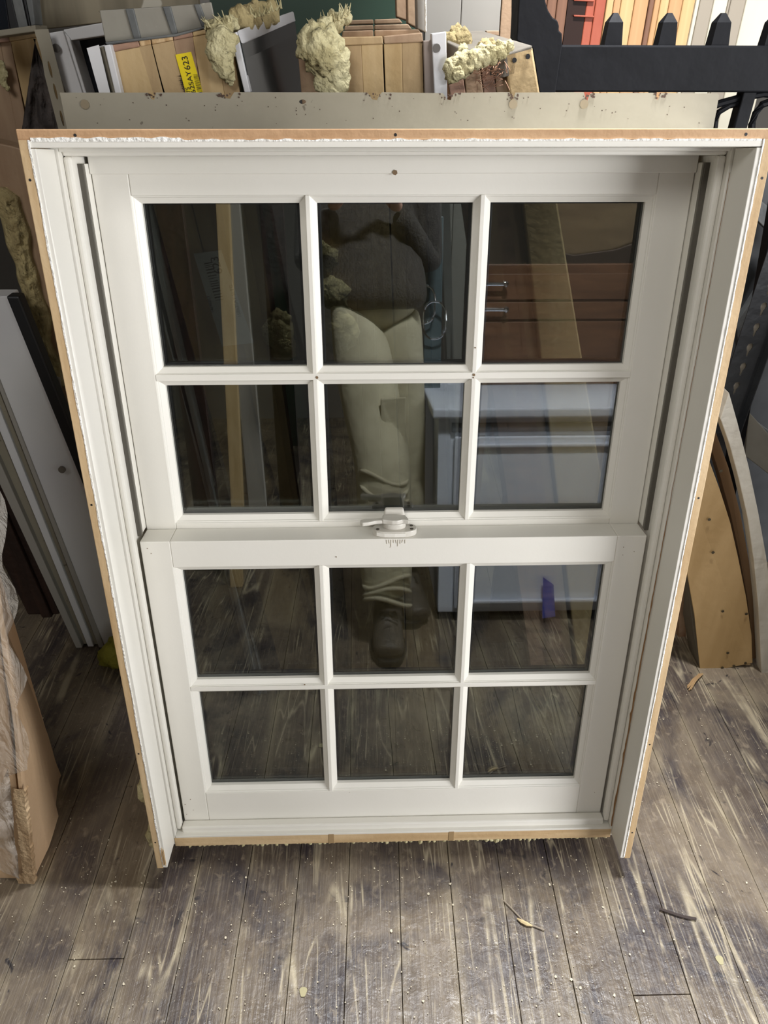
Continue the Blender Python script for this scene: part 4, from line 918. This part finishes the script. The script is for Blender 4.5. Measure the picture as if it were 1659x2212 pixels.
# brown cabinet with chrome pulls standing on it
BY = DY-.42
BC = thing('brown_drawer_unit', 'brown drawer unit with chrome bar pulls, mirrored in the top right pane', 'cabinet', Vector((xl+.25, BY, zt)))
zl = [mY(1200, y, BY).z for y in (595, 657, 700, 800)]
bx = mY(1030,650,BY).x; 
bm = bmesh.new(); box(bm, (bx, BY-.05, zt+.001), (xr, BY, zl[0]+.03), .004); link_mesh('carcass', bm, BRN, BC)
for za, zb in ((zl[1], zl[0]), (zl[2], zl[1]), (zl[3], zl[2])):
    bm = bmesh.new(); box(bm, (bx+.01, BY, za+.006), (xr-.01, BY+.015, zb-.002), .002); dr = link_mesh('drawer_front', bm, BRN, BC)
for y in (620,676):
    p = mY(1050, y, BY+.04); q = mY(1100, y, BY+.04); bm = bmesh.new(); tube(bm, [p, q], .006, 8); blob(bm, q, .011, .1, 3, 2); tube(bm, [q, q-Vector((0,.04,0))], .005, 8); tube(bm, [p, p-Vector((0,.04,0))], .005, 8); link_mesh('bar_pull', bm, CHROME, BC)
RS = thing('ring_towel_holder', 'dark stand carrying two chrome oval rings, mirrored beside the person', 'hardware', Vector((mY(935,900,BY).x, BY+.1, zt)))
bm = bmesh.new(); p = mY(938,760,BY+.06); box(bm, (p.x-.03, BY+.03, zt), (p.x+.03, BY+.05, mY(938,470,BY+.05).z), .003); link_mesh('dark_backplate', bm, mat('slate_board', (90,104,108), .4), RS)
for cx, cy in ((918,665),(942,700)):
    c = mY(cx, cy, BY+.08); bm = bmesh.new(); tube(bm, [c+Vector((.038*math.cos(a), .006*math.sin(a), .062*math.copysign(abs(math.sin(a))**.6, math.sin(a)))) for a in [2*math.pi*k/32 for k in range(33)]], .0035, 8); link_mesh('chrome_ring', bm, CHROME, RS)
# leaning boards at the left behind the camera
for k, (x0, x1, dx, m_, nm, l_) in enumerate(((474,502,0,TAN3,'pine_plank','upright pine plank mirrored in the left panes'),(396,452,40,DARKW,'dark_board','dark board leaning left of the mirrored pine plank'),(520,560,30,GREYP,'grey_board','grey board mirrored right of the pine plank'),(590,640,20,DARKW,'brown_board','dark brown board mirrored in the left column beside the central muntin'))):
    YB = DY-.40-.16*k; a = mY(x0,700,YB); b_ = mY(x1,700,YB); wdt = b_.x-a.x; bm = bmesh.new()
    prism(bm, [Vector((a.x,YB+.12,0)), Vector((a.x+wdt,YB+.12,0)), Vector((a.x+wdt-.12*dx/40,YB-.1,1.9)), Vector((a.x-.12*dx/40,YB-.1,1.9))], (0,-.03,0), .002); tag(link_mesh(nm, bm, m_, loc=(a.x,YB+.12,0)), l_, 'board')

# ---------------------------------------------------------------- the person taking the picture
sh = mZ(846,1428); sx_, sy_ = sh.x, sh.y
PR = thing('person', 'person in charcoal knit top and khaki trousers holding up a phone, mirrored in the glass', 'person', Vector((.05, -.05, 0)))
def skin(name, chains, m, parent, sub=2, root=0):
    me = bpy.data.meshes.new(name); vs = []; es = []; rs = []
    for ch in chains:
        prev = None
        for item in ch:
            if isinstance(item, int): idx = item
            else:
                idx = len(vs); vs.append(item[0]); rs.append(item[1])
            if prev is not None: es.append((prev, idx))
            prev = idx
    me.from_pydata([tuple(v) for v in vs], es, []); o = bpy.data.objects.new('t', me); COL.objects.link(o)
    md = o.modifiers.new('s', 'SKIN'); md.use_smooth_shade = True
    sv = me.skin_vertices[0].data
    for i, r_ in enumerate(rs): sv[i].radius = r_ if hasattr(r_, '__len__') else (r_, r_); sv[i].use_root = (i == root)
    s2 = o.modifiers.new('u', 'SUBSURF'); s2.levels = sub; s2.render_levels = sub
    dg = bpy.context.evaluated_depsgraph_get(); m2 = bpy.data.meshes.new_from_object(o.evaluated_get(dg)); bpy.data.objects.remove(o)
    bm = bmesh.new(); bm.from_mesh(m2); bpy.data.meshes.remove(m2); return link_mesh(name, bm, m, parent, smooth=True)
V = Vector
ankL = V((.052, .10, .10)); kneeL = V((.045, .045, .50)); hipL = V((-.035, -.17, .90))
ankR = V((.125, -.15, .10)); kneeR = V((.115, -.17, .50)); hipR = V((.085, -.22, .90))
pel = V((.022, -.22, .96))
skin('trousers', [[(pel,(.165,.115)), (hipL,(.095,.10)), (kneeL.lerp(hipL,.5),(.098,.098)), (kneeL,(.090,.090)), (kneeL.lerp(ankL,.5),(.088,.086)), (ankL+V((0,0,.03)),(.074,.078))], [0, (hipR,(.095,.10)), (kneeR.lerp(hipR,.5),(.088,.092)), (kneeR,(.075,.078)), (kneeR.lerp(ankR,.5),(.072,.074)), (ankR+V((0,0,.03)),(.066,.07))], [0, (pel+V((0,0,.025)),(.16,.115))]], KHAKI, PR)
# cargo pocket on the near leg and knee folds
bm = bmesh.new(); c = kneeL.lerp(hipL,.28)+V((.045,.072,0)); prism(bm, [c+V((-.03,0,.09)), c+V((.045,-.02,.09)), c+V((.045,-.02,-.08)), c+V((0,0,-.09)), c+V((-.03,0,-.04))], (0,.012,0), .004); link_mesh('cargo_pocket', bm, KHAKI, PR)
for k in range(7):
    bm = bmesh.new(); z = kneeL.z-.16+.045*k if k < 4 else .15+.03*(k-4); c = kneeL.lerp(ankL, (.5-z)/.4)+V((0,.014,0)); tube(bm, [c+V((.078*math.cos(a), .066*math.sin(a), .02*math.sin(a*2+k))) for a in [math.pi*(.12+.76*i/10) for i in range(11)]], .007, 6, [.002]+[.007]*9+[.002]); link_mesh('cloth_fold', bm, KHAKI, PR, smooth=True)
torso_top = V((pel.x-.01, pel.y-.17, 1.42)); neck = torso_top+V((0,.01,.07))
shL = torso_top+V((-.17,.0,-.03)); shR = torso_top+V((.17,0,-.03))
phc = CAM + RC @ V((0,0,.012))
handL = CAM + RC @ V((-.068,-.105,.04)); handR = CAM + RC @ V((.068,-.110,.04))
elL = V((shL.x-.03, shL.y+.12, 1.06)); elR = V((shR.x+.02, shR.y+.12, 1.06))
wrL = handL+ (elL-handL).normalized()*.075; wrR = handR+(elR-handR).normalized()*.075
skin('knit_top', [[(pel+V((0,.01,-.045)),(.188,.165)), (pel+V((0,.005,.03)),(.186,.16)), (pel+V((-.005,-.06,.2)),(.165,.12)), (torso_top+V((0,0,-.12)),(.18,.12)), (torso_top,(.11,.085)), (torso_top+V((0,.005,.03)),(.07,.065))],
     [4, (shL,(.07,.07)), (shL.lerp(elL,.5),(.055,.055)), (elL,(.048,.048)), (elL.lerp(wrL,.6),(.04,.04)), (wrL,(.034,.034))], [4, (shR,(.07,.07)), (shR.lerp(elR,.5),(.055,.055)), (elR,(.048,.048)), (elR.lerp(wrR,.6),(.04,.04)), (wrR,(.034,.034))]], SWEAT, PR)
# head behind the phone
hc = neck+V((0,.045,.15)); bm = bmesh.new(); t = bmesh.new(); bmesh.ops.create_uvsphere(t, u_segments=32, v_segments=24, radius=1)
for v in t.verts:
    d = v.co.copy(); x, y, z = d.x*.076, d.y*.095, d.z*.118
    if d.z < 0: x *= 1-.30*(-d.z)**1.5; y = y*(1-.12*(-d.z)) + (.012*(-d.z) if d.y > 0 else .02*(-d.z))
    if d.y > .3: y -= .012*math.exp(-((d.z-.12)/.12)**2)*(abs(d.x) < .75)
    v.co = V((x, y, z))+hc
merge(bm, t); tube(bm, [torso_top+V((0,0,.0)), neck, hc+V((0,-.015,-.07))], .052, 14); head = link_mesh('head', bm, SKIN, PR, smooth=True)
bm = bmesh.new(); t = bmesh.new(); hull8(t, [hc+V(p) for p in ((-.009,.082,.022),(.009,.082,.022),(.006,.075,.03),(-.006,.075,.03),(-.016,.083,-.028),(.016,.083,-.028),(.009,.112,-.022),(-.009,.112,-.022))]); 
bmesh.ops.recalc_face_normals(t, faces=t.faces); bevel(t, .005, 2); merge(bm, t); link_mesh('nose', bm, SKIN, head, smooth=True)
for s in (-1, 1):
    bm = bmesh.new(); blob(bm, hc+V((s*.031,.079,.016)), .0125, 0, 3, 2); link_mesh('eye', bm, mat('eye_white', (226,222,214), .2), head, smooth=True)
    bm = bmesh.new(); disc(bm, hc+V((s*.031,.0905,.016)), (0,1,0), .0055, .0015, 12); link_mesh('iris', bm, mat('iris', (60,44,30), .2), head)
    bm = bmesh.new(); tube(bm, [hc+V((s*(.016+.008*k), .090-.003*k, .040+.004*math.sin(k)))for k in range(5)], .0035, 6); link_mesh('eyebrow', bm, HAIR, head)
    bm = bmesh.new(); blob(bm, hc+V((s*.078,-.002,.0)), .03, .1, 3, 2, (.35,.6,1)); link_mesh('ear', bm, SKIN, head, smooth=True)
bm = bmesh.new(); tube(bm, [hc+V((x, .088-.9*x*x*8, -.056)) for x in (-.026,-.013,0,.013,.026)], .005, 8, [.002,.005,.006,.005,.002]); link_mesh('mouth', bm, mat('lips', (166,100,88), .5), head, smooth=True)
bm = bmesh.new(); t = bmesh.new(); bmesh.ops.create_icosphere(t, subdivisions=4, radius=1)
for v in list(t.verts):
    d = v.co.normalized(); k = 1.09+.05*noise.noise(d*5); v.co = V((d.x*.078*k, d.y*.098*k-.006, d.z*.12*k+.004))+hc
bmesh.ops.delete(t, geom=[v for v in t.verts if (v.co-hc).z < .03+ ( .0 if (v.co-hc).y < .02 else .035) - (.07 if (v.co-hc).y < -.03 else 0)], context='VERTS'); merge(bm, t); link_mesh('hair', bm, HAIR, head, smooth=True)
# hands: palm and five fingers each
def hand(name, wr_, pc, side):
    fw = (pc-wr_).normalized(); camr = RC @ V((1,0,0)); camu = RC @ V((0,1,0)); back = RC @ V((0,0,1))
    bm_root = [(wr_,(.024,.02)), (wr_.lerp(pc,.6),(.03,.018)), (pc,(.034,.016))]
    chains = [bm_root]; inward = camr*(-side)
    for k, ln in enumerate((.070,.078,.072,.058)):
        b0 = pc + camu*(.026-.0175*k) + fw*.006 ; d1 = (fw*.5+inward*.85-back*.2).normalized(); d2 = (inward*.8-back*.7).normalized()
        chains.append([2, (b0+d1*.012,(.0098,.0098)), (b0+d1*ln*.5,(.0088,.0088)), (b0+d1*ln*.5+d2*ln*.28,(.008,.008)), (b0+d1*ln*.5+d2*ln*.5,(.0068,.0068))])
    tb = wr_.lerp(pc,.55)+inward*.012+camu*.018
    chains.append([1, (tb+camu*.02+back*.006,(.0125,.0125)), (tb+camu*.045+inward*.012+back*.004,(.0105,.0105)), (tb+camu*.064+inward*.022,(.0085,.0085))])
    return skin(name, chains, SKIN, PR, 2)
hand('left_hand', wrL, handL, -1); hand('right_hand', wrR, handR, 1)
# boots
def boot(ank, ty, nm, dx=0):
    f = V((dx, ty-ank.y, 0)); base = V((ank.x, ank.y, 0)); 
    o = skin(nm, [[(ank+V((0,0,.05)),(.05,.055)), (ank+V((0,.005,-.02)),(.052,.058)), (base+V((0,.03,.058)),(.048,.05)), (base+f*.52+V((0,0,.048)),(.050,.042)), (base+f*.80+V((0,0,.038)),(.050,.034)), (base+f*.93+V((0,0,.034)),(.036,.028))], [1, (base+V((0,-.045,.045)),(.04,.04))]], BOOT, PR)
    bm = bmesh.new(); pts = []
    for k in range(28):
        a = 2*math.pi*k/28; yy_ = -.085 + (ty-ank.y+.085)*(.5+.5*math.sin(a)); w_ = .052*abs(math.cos(a))**.6*math.copysign(1, math.cos(a)); pts.append(base+V((w_*(.82 if yy_ < .02 else 1), yy_, 0)))
    prism(bm, pts, (0,0,.024), .003); link_mesh('sole', bm, RUB, o)
    bm = bmesh.new()
    for k in range(5):
        y_ = .035+.022*k; z_ = .108-.011*k; s = 1 if k % 2 else -1; tube(bm, [base+V((-.028*s,y_,z_-.008)), base+V((0,y_+.008,z_+.003)), base+V((.028*s,y_+.016,z_-.01))], .0028, 6)
    for s in (-1,1): tube(bm, [base+V((0,.04,.112)), base+V((s*.022,.05,.118)), base+V((s*.03,.066,.104)), base+V((s*.012,.06,.106)), base+V((0,.04,.112))], .0024, 6)
    link_mesh('laces', bm, mat('boot_lace', (40,36,32), .8), o)
boot(ankL, .272, 'left_boot'); boot(ankR, .04, 'right_boot', .03)
# phone held just behind the lens
bm = bmesh.new(); t = bmesh.new(); box(t, (-.037,-.12,.0), (.037,.034,.008), .002); bmesh.ops.transform(t, matrix=Matrix.Translation(CAM + RC @ V((0,0,.006))) @ RC.to_4x4(), verts=t.verts); merge(bm, t)
tag(link_mesh('phone', bm, RUB, loc=phc), 'black phone held in both hands of the person', 'phone')
bpy.context.view_layer.update()
